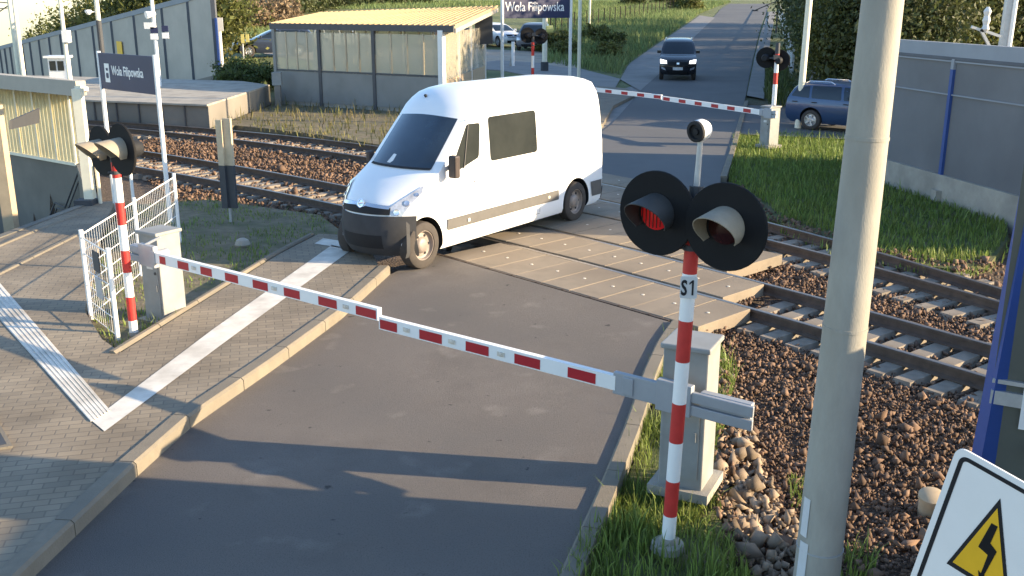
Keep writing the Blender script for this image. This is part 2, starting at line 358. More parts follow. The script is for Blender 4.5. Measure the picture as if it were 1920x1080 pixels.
gm = bpy.data.materials.new('land'); gm.use_nodes = True; t = gm.node_tree; N = t.nodes; L = t.links
g = N.new('ShaderNodeNewGeometry'); sx = N.new('ShaderNodeSeparateXYZ'); L.new(g.outputs[0], sx.inputs[0])
def ramp(scale, c, pos=(.3, .5, .7)):
    nn = N.new('ShaderNodeTexNoise'); nn.inputs['Scale'].default_value = scale; nn.inputs['Detail'].default_value = 7; L.new(g.outputs[0], nn.inputs[0])
    r = N.new('ShaderNodeValToRGB'); L.new(nn.outputs[0], r.inputs[0]); r.color_ramp.elements[0].position = pos[0]; r.color_ramp.elements[1].position = pos[2]
    r.color_ramp.elements[0].color = c[0]+(1,); r.color_ramp.elements[1].color = c[2]+(1,); e = r.color_ramp.elements.new(pos[1]); e.color = c[1]+(1,); return r.outputs[0]
near = ramp(14, ((.055, .04, .03), (.10, .07, .05), (.16, .115, .08))); far = ramp(.35, ((.07, .10, .03), (.13, .15, .055), (.19, .18, .08)))
mr = N.new('ShaderNodeMapRange'); L.new(sx.outputs[1], mr.inputs[0]); mr.inputs[1].default_value = 38; mr.inputs[2].default_value = 46
mx = N.new('ShaderNodeMixRGB'); L.new(mr.outputs[0], mx.inputs[0]); L.new(near, mx.inputs[1]); L.new(far, mx.inputs[2]); L.new(mx.outputs[0], N['Principled BSDF'].inputs[0])
N['Principled BSDF'].inputs['Roughness'].default_value = .95
bn = N.new('ShaderNodeTexNoise'); bn.inputs['Scale'].default_value = 30; L.new(g.outputs[0], bn.inputs[0]); bp = N.new('ShaderNodeBump'); bp.inputs['Distance'].default_value = .05; L.new(bn.outputs[0], bp.inputs['Height']); L.new(bp.outputs[0], N['Principled BSDF'].inputs['Normal'])
struct(mb.build('ground', gm, smooth=True))
TV = Vector((.68011, -.73311, 0)); NV = Vector((.73311, .68011, 0))
RC = {'T1n': (-.00705, -.15517, 10.1396), 'T1f': (-.00676, -.17636, 11.0915), 'T2n': (-.01035, -.34703, 12.126), 'T2f': (-.01368, -.494, 12.044)}
def railn(k, s):
    a, b, c = RC[k]; return a*s*s+b*s+c
def sn(s, n, z=0.0): v = TV*s+NV*n; return Vector((v.x, v.y, z))
# road before the crossing
LK = [(-3.75, 2.5), (-3.52, 4.6), (-3.36, 6.22), (-3.18, 7.84), (-3.04, 8.79), (-2.6, 10.37), (-2.17, 12.1), (-1.80, 14.3)]
RK = [(-.55, 2.5), (-.08, 4.6), (.33, 6.22), (.67, 7.36), (1.1, 8.92), (1.44, 10.3), (1.75, 11.35), (2.0, 12.0)]
E0 = sn(-7.45, 9.66); E1 = sn(-12.2, 9.66)
mb = MB(); poly = [Vector(p) for p in RK]+[Vector((E1.x, E1.y))]+[Vector(p) for p in LK[::-1]]
mb.prism([(p.x, p.y) for p in poly], -.24, 0.0); struct(mb.build('road', 'asphalt'))
# road beyond the crossing
fl = [sn(-17.3, 17.0), (2.95, 31.9), (4.15, 37.5)]; fr = [sn(-12.05, 16.9), (4.79, 22.9), (5.66, 26.2), (7.6, 33.9), (9.89, 42.83)]
farL = [at(1140, 240), at(1163, 214), at(1188, 186), att(1205, 160), att(1240, 128), att(1270, 97), att(1300, 68), att(1320, 48), att(1338, 32), att(1352, 16), att(1368, 7)]
farR = [at(1365, 290), at(1385, 225), at(1398, 182), att(1406, 140), att(1412, 110), att(1418, 85), att(1424, 60), att(1430, 40), att(1436, 26), att(1441, 14), att(1445, 7)]
A = sn(-17.1, 16.9); B = sn(-11.9, 16.85)
def resample(P, n):
    P = [Vector((p[0], p[1], 0)) for p in P]; d = [0]
    for a, b in zip(P, P[1:]): d.append(d[-1]+(b-a).length)
    out = []
    for i in range(n):
        t = d[-1]*(i/(n-1))**1.6; k = max(j for j in range(len(d)) if d[j] <= t+1e-9); k = min(k, len(P)-2)
        q = P[k].lerp(P[k+1], min(1, (t-d[k])/max(1e-6, d[k+1]-d[k]))); out.append(Vector((q.x, q.y, H(q.x, q.y))))
    return out
RL = resample([A]+[(2.0, 28.5)]+farL, 44); RR = resample([B, (4.79, 22.9)]+farR, 44)
mb = MB(); mb.ribbon(RL, RR, .0)
for P in (RL, RR):
    for a, b in zip(P, P[1:]): mb.face((a.x, a.y, a.z), (b.x, b.y, b.z), (b.x, b.y, b.z-.3), (a.x, a.y, a.z-.3))
mb.face(RL[0], RR[0], (RR[0].x, RR[0].y, -.3), (RL[0].x, RL[0].y, -.3))
struct(mb.build('far_road', 'far_asphalt'))
# lighter strip along the left of the far road and the side road
def patch(name, pts, m, dz, z0=-.3):
    mb = MB(); P = [(p[0], p[1]) for p in pts]; mb.prism(P, z0, dz, zf=H); return struct(mb.build(name, m))
def strip(name, Lp, Rp, m, dz, n=30):
    Lp = resample(Lp, n); Rp = resample(Rp, n); mb = MB(); mb.ribbon(Lp, Rp, dz)
    for P in (Lp, Rp):
        for a, b in zip(P, P[1:]): mb.face((a.x, a.y, a.z+dz), (b.x, b.y, b.z+dz), (b.x, b.y, b.z-.3), (a.x, a.y, a.z-.3))
    return struct(mb.build(name, m))
strip('shoulder', [att(1163, 150), att(1178, 122), att(1215, 95), att(1255, 68), att(1285, 48), att(1312, 29)],
      [att(1200, 172), att(1228, 146), att(1268, 104), att(1299, 72), att(1320, 52), att(1340, 33)], 'light_path', .008)
strip('side_road', [att(860, 108), att(940, 110), att(1010, 117), att(1085, 128), att(1163, 148)], [att(860, 128), att(940, 132), att(1010, 146), att(1075, 158), att(1140, 190)], 'light_path', .004)
strip('dirt_yard', [att(420, 88), att(500, 84), att(600, 88), att(760, 90), att(860, 92), att(1000, 96), att(1080, 108)], [att(420, 99), att(500, 103), att(600, 116), att(760, 120), att(860, 128), att(1000, 124), att(1085, 128)], 'dust_road', .012)
# kerbed pavement on the left
KH = .13
mb = MB(); KI = [(p[0]-.16, p[1]-.02) for p in LK]
TOP = (-1.86, 14.55)
pav = LK_in = KI+[(-2.35, 15.75), (-2.75, 16.35), (-3.25, 16.45), (-3.62, 15.05), (-4.32, 10.6)]
plaza = [(p[0], p[1]) for p in KI]+[(-2.35, 15.75), (-2.75, 16.35), (-3.25, 16.45), (-3.60, 15.05), (-4.36, 10.55), (-4.75, 11.0), (-5.4, 12.1), (-7.0, 16.7), (-7.75, 19.3), (-8.1, 19.2), (-8.45, 16), (-8.8, 12.5), (-9.6, 2.5)]
mb.prism(plaza, -.24, KH-.01); struct(mb.build('pavement', 'paving'))
mb = MB()                                    # kerb stones with joints
def kerb(path, side, wdt, h, step, m, name, first=0.0):
    P = [Vector((p[0], p[1], 0)) for p in path]; d = [0]
    for a, b in zip(P, P[1:]): d.append(d[-1]+(b-a).length)
    def pt(t):
        k = min(max(j for j in range(len(d)) if d[j] <= t+1e-9), len(P)-2); return P[k].lerp(P[k+1], (t-d[k])/(d[k+1]-d[k])), (P[k+1]-P[k]).normalized()
    mb = MB(); t = first
    while t < d[-1]-.05:
        e = min(t+step-.012, d[-1]); a, ta = pt(t); b, tb = pt(e); mid, tm = pt((t+e)/2)
        for (p, tp), (q, tq) in (((a, ta), (mid, tm)), ((mid, tm), (b, tb))):
            na = Vector((-tp.y, tp.x, 0))*side; nb = Vector((-tq.y, tq.x, 0))*side
            c = [p, q, q+nb*wdt, p+na*wdt]; ch = .025
            prof = lambda o, nn: [o+Vector((0, 0, -.25)), o+Vector((0, 0, h-ch)), o+nn*ch+Vector((0, 0, h)), o+nn*wdt+Vector((0, 0, h)), o+nn*wdt+Vector((0, 0, -.25))]
            A_, B_ = prof(p, na), prof(q, nb)
            for i in range(4): mb.face(A_[i], B_[i], B_[i+1], A_[i+1])
            mb.face(*A_); mb.face(*B_[::-1])
        t += step
    return struct(mb.build(name, m))
kerb(LK, 1, .155, KH+.004, 1.0, 'kerb', 'kerb', .3)
kerb(RK, -1, .15, .035, 1.0, 'kerb', 'kerb', .5)
kerb([(-4.40, 10.5), (-3.64, 15.0), (-3.30, 16.4)], 1, .07, KH+.02, 1.0, 'kerb', 'kerb')
mb = MB(); z = KH-.006
q = lambda px, py: at(px, py, KH)
def quadstrip(L1, R1, m, name, ribs=0):
    mb = MB(); mb.ribbon([at(p[0], p[1], KH) for p in L1], [at(p[0], p[1], KH) for p in R1], -.004)
    if ribs:
        for k in range(ribs):
            f = (k+.5)/ribs
            for (a, b), (c, d) in zip(zip(L1, R1), zip(L1[1:], R1[1:])):
                p = at(a[0], a[1], KH).lerp(at(b[0], b[1], KH), f); r = at(c[0], c[1], KH).lerp(at(d[0], d[1], KH), f); mb.bar((p.x, p.y, KH-.004), (r.x, r.y, KH-.004), .028, .012)
    return struct(mb.build(name, m))
quadstrip([(172, 788), (400, 616), (622, 459)], [(196, 808), (432, 633), (660, 467)], 'tactile', 'tactile_strip')
quadstrip([(590, 456), (660, 468)], [(606, 446), (674, 457)], 'tactile', 'tactile_strip')
quadstrip([(-62, 530), (170, 790)], [(0, 530), (207, 769)], 'tactile', 'tactile_strip', 6)
for P in ([(0, 515), (150, 440), (205, 408)], [(0, 462), (80, 428), (180, 392)]):
    kerb([(at(*p, KH).x, at(*p, KH).y) for p in P], 1, .09, KH+.012, 1.0, 'kerb', 'kerb')
mb = MB(); P = [(at(*p, KH).x, at(*p, KH).y) for p in [(0, 514), (150, 439), (240, 560), (235, 668), (205, 690), (90, 545), (0, 470)]]
# green and bare patches beside the road
def land(name, pts, m, top=-.03): 
    mb = MB(); mb.prism([(p[0], p[1]) for p in pts], -.3, top); return struct(mb.build(name, m))
land('verge', [(.75, 4.5), (.5, 6.25), (.85, 7.4), (1.27, 8.9), (1.62, 10.3), (1.95, 11.4), (2.3, 11.7), (2.55, 11.2), (2.3, 10.2), (1.95, 9.2), (1.8, 8.2), (1.68, 7.2), (1.5, 6.2), (1.4, 4.5)], 'turf', -.14)
GT = [(-4.30, 10.6), (-3.62, 14.9), (-3.34, 16.3), (-2.9, 16.9), (-3.6, 18.4), (-4.9, 19.2), (-6.1, 19.9), (-7.6, 19.3), (-6.96, 16.7), (-5.38, 12.15), (-4.75, 11.05)]
land('grass_corner', GT, 'dirt', .03)
RG = [at(1372, 292), at(1366, 335), at(1400, 355), at(1440, 400), at(1560, 445), at(1600, 458), at(1690, 480), at(1790, 492), at(1860, 480), at(1892, 436), at(1890, 405), at(1770, 362), at(1690, 340), at(1600, 300), at(1610, 262), at(1500, 243), at(1400, 250)]
land('verge', RG, 'turf', -.11)
DW = [at(395, 238), at(440, 232), at(500, 238), at(600, 250), at(712, 268), at(760, 230), at(840, 215), at(900, 190), at(700, 195), at(530, 190), at(480, 205)]
land('dirt_strip', DW, 'dirt', -.05)
FARP = [at(1130, 238), at(1150, 203), at(1190, 182), at(1175, 170), at(1120, 165), at(1110, 205), at(1100, 250)]
strip('apron', [(-1.2, 26.5), (.5, 33), (3.2, 42), (7.2, 52)], [(4.0, 23.5), (5.2, 33), (8, 42), (11, 52)], 'light_path', -.03, 14)
land('pavement', FARP, 'kerb', .1)
kerb([(at(1396, 190).x, at(1396, 190).y), (at(1365, 290).x, at(1365, 290).y), (at(1350, 332).x, at(1350, 332).y)], 1, .15, .03, 1.0, 'kerb', 'kerb')
strip('far_pavement', [at(1400, 180), att(1414, 110), att(1427, 60), att(1440, 22)], [at(1432, 186), att(1440, 112), att(1447, 60), att(1455, 22)], 'light_path', .02, 20)
strip('parking_place', [at(1376, 250), at(1384, 225), at(1394, 196)], [at(1640, 262), at(1640, 235), at(1640, 205)], 'far_asphalt', -.015, 8)
# ------------------------------------------------------------------ tracks
rails = [('T1n', 'rusty rail of the near track, the one closest to the lowered boom'), ('T1f', 'rusty rail of the near track on its far side'),
         ('T2n', 'rusty rail of the far track on its near side'), ('T2f', 'rusty rail of the far track, closest to the platform shelter')]
prof = [(-.065, -.155), (.065, -.155), (.065, -.14), (.012, -.115), (.012, -.045), (.036, -.035), (.036, -.004), (.028, 0), (-.028, 0), (-.036, -.004), (-.036, -.035), (-.012, -.045), (-.012, -.115), (-.065, -.14)]
for k, lab in rails:
    mb = MB(); ss = list(np.arange(-40, 3.01, .5)); rings = []
    for s in ss:
        n = railn(k, s); d = (railn(k, s+.05)-railn(k, s-.05))/.1; tn = (TV+NV*d).normalized(); nn = Vector((-tn.y, tn.x, 0))
        c = sn(s, n); rings.append([c+nn*a+Vector((0, 0, b)) for a, b in prof])
    m_ = len(prof)
    for a, b in zip(rings, rings[1:]):
        for i in range(m_):
            mb.cm = 1 if i in (6, 7, 8) else 0; mb.face(a[i], b[i], b[(i+1) % m_], a[(i+1) % m_])
    mb.cm = 0; mb.face(*rings[0]); mb.face(*rings[-1][::-1])
    tag(mb.build('rail', ['rail', 'rail_head']), lab, 'rail')
sl0 = MB(); sl0.raw([(-.10, -1.0, 0), (.10, -1.0, 0), (.10, 1.0, 0), (-.10, 1.0, 0), (-.125, -1.03, -.1), (.125, -1.03, -.1), (.125, 1.03, -.1), (-.125, 1.03, -.1)],
        [(0, 1, 2, 3), (4, 5, 1, 0), (5, 6, 2, 1), (6, 7, 3, 2), (7, 4, 0, 3)])
slo = None
def sleeper(a, b, s0, s1, step, lab, grp):
    global slo
    s = s0
    while s < s1:
        na, nb = railn(a, s), railn(b, s); c = sn(s, (na+nb)/2, -.15); d = (railn(a, s+.1)-railn(a, s))/.1; rz = math.atan2((TV+NV*d).y, (TV+NV*d).x)
        if slo is None: slo = sl0.build('sleeper', 'sleeper'); o = slo
        else: o = slo.copy(); COL.objects.link(o)
        o.location = c+Vector((random.uniform(-.01, .01), 0, random.uniform(-.012, .006))); o.rotation_euler = (0, 0, rz+random.uniform(-.015, .015)); tag(o, lab, 'sleeper', grp); s += step
sleeper('T1n', 'T1f', -7.2, -3.2, .375, 'concrete sleeper of the near track, right of the crossing', 'sleepers of the near track right of the crossing')
sleeper('T1n', 'T1f', -28.0, -12.6, .41, 'concrete sleeper of the near track, left of the crossing', 'sleepers of the near track left of the crossing')
sleeper('T2n', 'T2f', -10.0, -4.2, .40, 'concrete sleeper of the far track, right of the crossing', 'sleepers of the far track right of the crossing')
sleeper('T2n', 'T2f', -31.0, -17.4, .44, 'concrete sleeper of the far track, left of the crossing', 'sleepers of the far track left of the crossing')
# crossing panels
c_ = lambda v: (lambda s: v)
rows = [(c_(9.70), lambda s: railn('T1n', s)-.075, 'concrete crossing slab in the row nearest the camera, outside the near track'),
        (lambda s: railn('T1n', s)+.075, lambda s: railn('T1f', s)-.075, 'concrete crossing slab between the two rails of the near track'),
        (lambda s: railn('T1f', s)+.075, c_(13.66), 'concrete crossing slab just beyond the near track'),
        (c_(13.76), lambda s: railn('T2n', s)-.075, 'concrete crossing slab just before the far track'),
        (lambda s: railn('T2n', s)+.075, lambda s: railn('T2f', s)-.075, 'concrete crossing slab between the two rails of the far track'),
        (lambda s: railn('T2f', s)+.075, lambda s: railn('T2f', s)+.95, 'concrete crossing slab in the farthest row, beyond the far track')]
send = [-7.06, -7.62, -8.4, -9.3, -10.5, -11.6]; sbeg = [-12.2, -13.0, -14.2, -15.2, -16.3, -17.2]
for k, (lo, hi, lab) in enumerate(rows):
    s = send[k]-.555; first = True
    while s > sbeg[k]:
        g = .008; jz = random.uniform(-.0025, .0025); P = [sn(s+g, lo(s+g)), sn(s+.555-g, lo(s+.555-g)), sn(s+.555-g, hi(s+.555-g)), sn(s+g, hi(s+g))]
        mb = MB(); cz = 0.012+jz; c = sum(P, Vector())/4
        ins = [p+(c-p).normalized()*.008 for p in P]
        lowv = [(p.x-c.x, p.y-c.y, -.16) for p in P]; mid = [(p.x-c.x, p.y-c.y, cz-.007) for p in P]; top = [(p.x-c.x, p.y-c.y, cz) for p in ins]
        mb.raw(lowv+mid+top, [(8, 9, 10, 11)]+[(i, (i+1) % 4, 4+(i+1) % 4, 4+i) for i in range(4)]+[(4+i, 4+(i+1) % 4, 8+(i+1) % 4, 8+i) for i in range(4)])
        mb.cm = 1; mb.lathe([(.024, 0), (.022, .006), (0, .006)], (0, 0, cz+.001), n=8)
        o = mb.build('crossing_slab', ['panel_concrete', 'bolt']); o.location = (c.x, c.y, 0)
        tag(o, lab, 'concrete slab', lab.replace('slab', 'slabs', 1)); s -= .555
# steel and rubber edge along the near row
mb = MB(); 
for a, b in ((-12.3, -7.5),):
    mb.bar(sn(a, 9.675, -.03), sn(b, 9.675, -.03), .03, .07)
    for i in range(9): p = sn(a+.3+i*.52, 9.68, .004); mb.box(p, (.03, .03, .02))
tag(mb.build('edge_strip', 'rail'), 'thin rusty edging strip along the first row of crossing slabs', 'edging')
# ------------------------------------------------------------------ stones, rubble, grass as stuff
def stones(name, polys, m, label, cat, clear=True):
    base = np.array([[1, 0, 0], [-1, 0, 0], [0, 1, 0], [0, -1, 0], [0, 0, 1], [0, 0, -1], [.7, .7, .5], [-.7, .6, -.4]], float)
    oct_ = np.array([[0, 2, 4], [2, 1, 4], [1, 3, 4], [3, 0, 4], [2, 0, 5], [1, 2, 5], [3, 1, 5], [0, 3, 5]])
    V = []; Fs = []; k = 0
    for poly, dens, size, z in polys:
        P = scatter(poly, dens)
        if clear and len(P):
            s = P@np.array([TV.x, TV.y]); nn = P@np.array([NV.x, NV.y]); keep = np.ones(len(P), bool)
            for kk in RC: keep &= np.abs(nn-(RC[kk][0]*s*s+RC[kk][1]*s+RC[kk][2])) > .11
            P = P[keep]
        nP = len(P)
        if not nP: continue
        sc = size*np.exp(RNG.normal(0, .35, nP)); B = np.repeat(base[None, :6], nP, 0)*RNG.uniform(.55, 1.2, (nP, 6, 1))+RNG.normal(0, .12, (nP, 6, 3))
        B *= RNG.uniform(.4, 1.35, (nP, 1, 3)); q = RNG.normal(size=(nP, 4)); q /= np.linalg.norm(q, axis=1)[:, None]; w_, x, y, zz = q.T
        Rm = np.stack([np.stack([1-2*(y*y+zz*zz), 2*(x*y-w_*zz), 2*(x*zz+w_*y)], -1), np.stack([2*(x*y+w_*zz), 1-2*(x*x+zz*zz), 2*(y*zz-w_*x)], -1), np.stack([2*(x*zz-w_*y), 2*(y*zz+w_*x), 1-2*(x*x+y*y)], -1)], 1)
        B = np.einsum('nij,nkj->nki', Rm, B)*sc[:, None, None]; B[:, :, 0] += P[:, 0:1]; B[:, :, 1] += P[:, 1:2]
        zb = z if not callable(z) else z(P)
        B[:, :, 2] += (zb+RNG.uniform(-.3, .9, nP)*sc)[:, None] if not np.isscalar(zb) else (zb+RNG.uniform(-.3, .9, nP)*sc)[:, None]
        V.append(B.reshape(-1, 3)); Fs.append((oct_[None]+(np.arange(nP)*6)[:, None, None]+k).reshape(-1, 3)); k += nP*6
    return stuff(fast_mesh(name, np.concatenate(V), np.concatenate(Fs), m), label, cat)
def blades(name, polys, m, label, cat):
    V = []; Fs = []; k = 0
    for poly, dens, hgt, wid, z, cl in polys:
        P = scatter(poly, dens, cl); n = len(P)
        if not n: continue
        a = RNG.uniform(0, 2*np.pi, n); h = hgt*np.exp(RNG.normal(0, .4, n)); l = RNG.uniform(.1, .7, n)*h; b = a+RNG.normal(0, .5, n)+1.57; wd = wid*RNG.uniform(.6, 1.4, n)
        zz = np.array([z(x, y) for x, y in P]) if callable(z) else np.full(n, z)
        o = np.stack([P[:, 0], P[:, 1], zz], 1); ux = np.stack([np.cos(a), np.sin(a), 0*a], 1)*wd[:, None]/2; le = np.stack([np.cos(b)*l, np.sin(b)*l, h], 1)
        q = np.stack([o-ux, o+ux, o+le*.55*np.array([.6, .6, 1.1])+ux*.7, o+le, o+le*.55*np.array([.6, .6, 1.1])-ux*.7], 1)
        V.append(q.reshape(-1, 3)); i = (np.arange(n)*5)[:, None]+k
        Fs.append(np.concatenate([i+np.array([[0, 1, 2]]), i+np.array([[0, 2, 4]]), i+np.array([[4, 2, 3]])])); k += 5*n
    return stuff(fast_mesh(name, np.concatenate(V), np.concatenate(Fs), m), label, cat)
p2 = lambda *a: [(at(*p).x, at(*p).y) for p in a]
between = [sn(s, railn('T1f', s)+.1) for s in np.arange(-8.2, -2.5, .5)]+[sn(s, railn('T2n', s)-.1) for s in np.arange(-3, -9.3, -.5)]
in1 = [sn(s, railn('T1n', s)) for s in np.arange(-7.3, -2.5, .5)]+[sn(s, railn('T1f', s)) for s in np.arange(-3, -7.8, -.5)]
in2 = [sn(s, railn('T2n', s)) for s in np.arange(-9.6, -3, .5)]+[sn(s, railn('T2f', s)) for s in np.arange(-3.5, -10.6, -.5)]
near_r = p2((1345, 575), (1420, 600), (1560, 640), (1850, 715), (1900, 760), (1900, 1080), (1560, 1080), (1420, 1000), (1380, 800), (1350, 690), (1315, 625))
betl = [sn(s, railn('T1f', s)+.1) for s in np.arange(-29, -13.2, 1)]+[sn(s, railn('T2n', s)-.1) for s in np.arange(-15, -31, -1)]
in1l = [sn(s, railn('T1n', s)) for s in np.arange(-28, -12.6, 1)]+[sn(s, railn('T1f', s)) for s in np.arange(-13, -29, -1)]
in2l = [sn(s, railn('T2n', s)) for s in np.arange(-31, -17, 1)]+[sn(s, railn('T2f', s)) for s in np.arange(-17, -32, -1)]
outl = [sn(s, railn('T1n', s)-.05) for s in np.arange(-28, -12.3, 1)]+[(x, y) for x, y in p2((640, 440), (590, 440), (480, 425), (340, 380), (250, 300), (230, 275))]
farr = p2((1360, 330), (1400, 345), (1470, 400), (1600, 448), (1690, 478), (1790, 490), (1880, 470), (1900, 570), (1870, 545), (1670, 480), (1592, 455), (1423, 415), (1372, 385))
stones('ballast', [(between, 520, .026, -.2), (in1, 460, .025, -.21), (in2, 320, .028, -.2), (near_r, 900, .019, -.205), (near_r, 120, .034, -.205), (p2((1300, 640), (1345, 650), (1395, 760), (1370, 900), (1420, 1080), (1370, 1080), (1330, 900), (1350, 760)), 260, .026, -.08), (p2((1318, 610), (1352, 566), (1362, 560), (1395, 528), (1420, 540), (1375, 585), (1330, 630)), 700, .024, -.15), (p2((1366, 340), (1440, 405), (1600, 465), (1790, 497), (1862, 486), (1862, 470), (1790, 480), (1600, 445), (1440, 385), (1380, 335)), 130, .035, -.1), (farr, 160, .03, -.19),
    (betl, 210, .036, -.18), (in1l, 170, .036, -.20), (in2l, 110, .04, -.19), (outl, 200, .034, -.2)], 'ballast', 'rusty brown crushed stone ballast filling the tracks and shoulders', 'ballast')
near_big = p2((1345, 790), (1400, 760), (1440, 860), (1500, 960), (1530, 1080), (1440, 1080), (1370, 960), (1340, 880))
stones('rubble', [(near_big, 300, .042, -.17), (near_big, 60, .075, -.17), (p2((1325, 640), (1370, 650), (1400, 760), (1345, 790)), 120, .035, -.14)], 'rubble', 'pale broken rocks heaped between the right verge and the concrete pole', 'rocks')
verge = p2((1100, 1080), (1130, 960), (1188, 800), (1225, 680), (1250, 620), (1330, 625), (1385, 680), (1350, 800), (1340, 880), (1365, 980), (1420, 1080))
blades('grass', [(verge, 3000, .095, .010, -.14, .7), (p2((1040, 1090), (1110, 990), (1180, 960), (1300, 1000), (1360, 1000), (1420, 1100)), 1500, .12, .012, -.03, .4),
    (p2((1372, 292), (1366, 335), (1420, 360), (1470, 400), (1600, 440), (1620, 258), (1500, 246), (1376, 252)), 520, .11, .02, -.11, .2),
    (p2((1600, 300), (1600, 450), (1690, 474), (1790, 486), (1855, 474), (1888, 436), (1888, 408), (1770, 365), (1690, 343)), 480, .10, .02, -.11, .35), (p2((1366, 335), (1400, 350), (1440, 395), (1560, 440), (1690, 474), (1800, 496), (1880, 480), (1895, 430), (1890, 470), (1860, 500), (1790, 510), (1690, 492), (1560, 465), (1420, 405), (1360, 345)), 130, .09, .02, -.13, .4),
    (p2((1480, 860), (1530, 870), (1540, 950), (1490, 940)), 900, .09, .012, -.2, .5), (p2((1590, 980), (1650, 1000), (1640, 1050), (1580, 1050)), 900, .11, .014, -.2, .5)],
    'grass', 'bright green grass growing on the right hand verges', 'grass')
blades('weeds', [(GT, 260, .055, .014, .02, .8), (p2((540, 440), (480, 500), (420, 520), (430, 470)), 240, .07, .014, .02, .3), (p2((225, 690), (345, 600), (340, 560), (225, 600), (180, 600)), 260, .08, .014, .02, .5)],
    'grass', 'patchy grass in the corner behind the left barrier', 'grass')
blades('weeds', [(DW, 30, .19, .03, -.06, .8), (p2((440, 236), (720, 278), (740, 262), (600, 245), (480, 228)), 30, .13, .03, -.06, .5)], 'dry', 'dry weeds between the far track and the platform shelter', 'weeds')
ml = [att(*p) for p in ((1020, 118), (1085, 128), (1163, 142), (1178, 120), (1215, 93), (1255, 66), (1310, 27), (1340, 14), (1370, 4), (1020, 4))]
blades('grass', [(ml, 40, .42, .06, H, .45)], 'grass_far', 'tall pale meadow grass on the bank left of the far road', 'grass')
ml2 = [att(*p) for p in ((425, 64), (425, 84), (512, 82), (512, 48), (640, 18), (940, 5), (940, 12), (500, 70))]
blades('grass', [([att(*p) for p in ((420, 60), (420, 86), (520, 84), (520, 52))], 30, .3, .06, H, .4), ([att(*p) for p in ((560, 14), (640, 18), (940, 12), (1020, 6), (1020, 3), (560, 3))], 6, .45, .12, H, .4)], 'grass_far', 'green meadow behind the platform shelter', 'grass')
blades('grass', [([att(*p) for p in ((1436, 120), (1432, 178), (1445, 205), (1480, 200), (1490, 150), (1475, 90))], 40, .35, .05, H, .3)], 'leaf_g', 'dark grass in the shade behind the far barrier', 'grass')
# ------------------------------------------------------------------ vehicles
class Body:
    """closed car body from plan rings at rising heights: (z, front x, rear x, half width, front rounding, rear rounding)"""
    def __init__(s, lev, p=2.6, pr=4.0): s.L = lev; s.p = p; s.pr = pr
    def at(s, z):
        L = s.L
        if z <= L[0][0]: return L[0][1:]
        for a, b in zip(L, L[1:]):
            if a[0] <= z <= b[0]:
                t = (z-a[0])/(b[0]-a[0]); return tuple(u+(v-u)*t for u, v in zip(a[1:], b[1:]))
        return L[-1][1:]
    def ring(s, l, nf=14, ns=26):
        z, xf, xr, W, Df, Dr = l; out = []
        T = [math.sin(math.pi/2*(-1+2*i/nf)) for i in range(nf+1)]
        for t in T: out.append((xf-Df*abs(t)**s.p, t*W, z))
        for i in range(1, ns): out.append((xf-Df+(xr+Dr-xf+Df)*i/ns, W, z))
        for t in T[::-1]: out.append((xr+Dr*abs(t)**s.pr, t*W, z))
        for i in range(1, ns): out.append((xr+Dr+(xf-Df-xr-Dr)*i/ns, -W, z))
        return out
    def mesh(s, mb):
        rs = [s.ring(l) for l in s.L]; n = len(rs[0]); vs = [p for r in rs for p in r]; fs = []
        for k in range(len(rs)-1):
            for i in range(n): j = (i+1) % n; fs.append((k*n+i, k*n+j, (k+1)*n+j, (k+1)*n+i))
        fs.append(tuple(range(n-1, -1, -1))); fs.append(tuple((len(rs)-1)*n+i for i in range(n))); mb.raw(vs, fs); return mb
    def front(s, f, z, off=.006):            # f in -1..1 across the front
        xf, xr, W, Df, Dr = s.at(z); e = .02; a = s.at(z+e); b = s.at(z-e)
        g = lambda q, t: q[0]-q[3]*abs(t)**s.p
        slope = (g(a, f)-g(b, f))/(2*e); x = g((xf, xr, W, Df, Dr), f); dydx = -Df*s.p*abs(f)**(s.p-1)*(1 if f > 0 else -1)/W
        nrm = Vector((1, -dydx, -slope)).normalized(); return Vector((x, f*W, z))+nrm*off
    def rear(s, f, z, off=.006):
        xf, xr, W, Df, Dr = s.at(z); return Vector((xr+Dr*abs(f)**s.pr-off, f*W, z))
    def side(s, x, z, sg=1, off=.005): return Vector((x, sg*(s.at(z)[2]+off), z))
    def patch(s, mb, fn, A, B, nu=12, nv=6):
        """skin between two curves A(u), B(u) given as parameter pairs"""
        vs = []; fs = []
        for j in range(nv+1):
            for i in range(nu+1):
                u = i/nu; a = A(u); b = B(u); v = j/nv; vs.append(fn(a[0]+(b[0]-a[0])*v, a[1]+(b[1]-a[1])*v))
        for j in range(nv):
            for i in range(nu): k = j*(nu+1)+i; fs.append((k, k+1, k+nu+2, k+nu+1))
        mb.raw(vs, fs); return mb
    def sidepoly(s, mb, poly, sg, off=.005, n=3, rad=0.0):
        if rad: poly = rnd(poly, rad)
        c = (sum(p[0] for p in poly)/len(poly), sum(p[1] for p in poly)/len(poly)); P = []
        for a, b in zip(poly, poly[1:]+poly[:1]):
            for i in range(n): P.append((a[0]+(b[0]-a[0])*i/n, a[1]+(b[1]-a[1])*i/n))
        m_ = [(p[0]*.5+c[0]*.5, p[1]*.5+c[1]*.5) for p in P]; k = len(P)
        vs = [s.side(p[0], p[1], sg, off) for p in P]+[s.side(p[0], p[1], sg, off) for p in m_]+[s.side(c[0], c[1], sg, off)]
        fs = [(i, (i+1) % k, k+(i+1) % k, k+i) for i in range(k)]+[(k+i, k+(i+1) % k, 2*k) for i in range(k)]
        mb.raw(vs, fs if sg > 0 else [f[::-1] for f in fs]); return mb
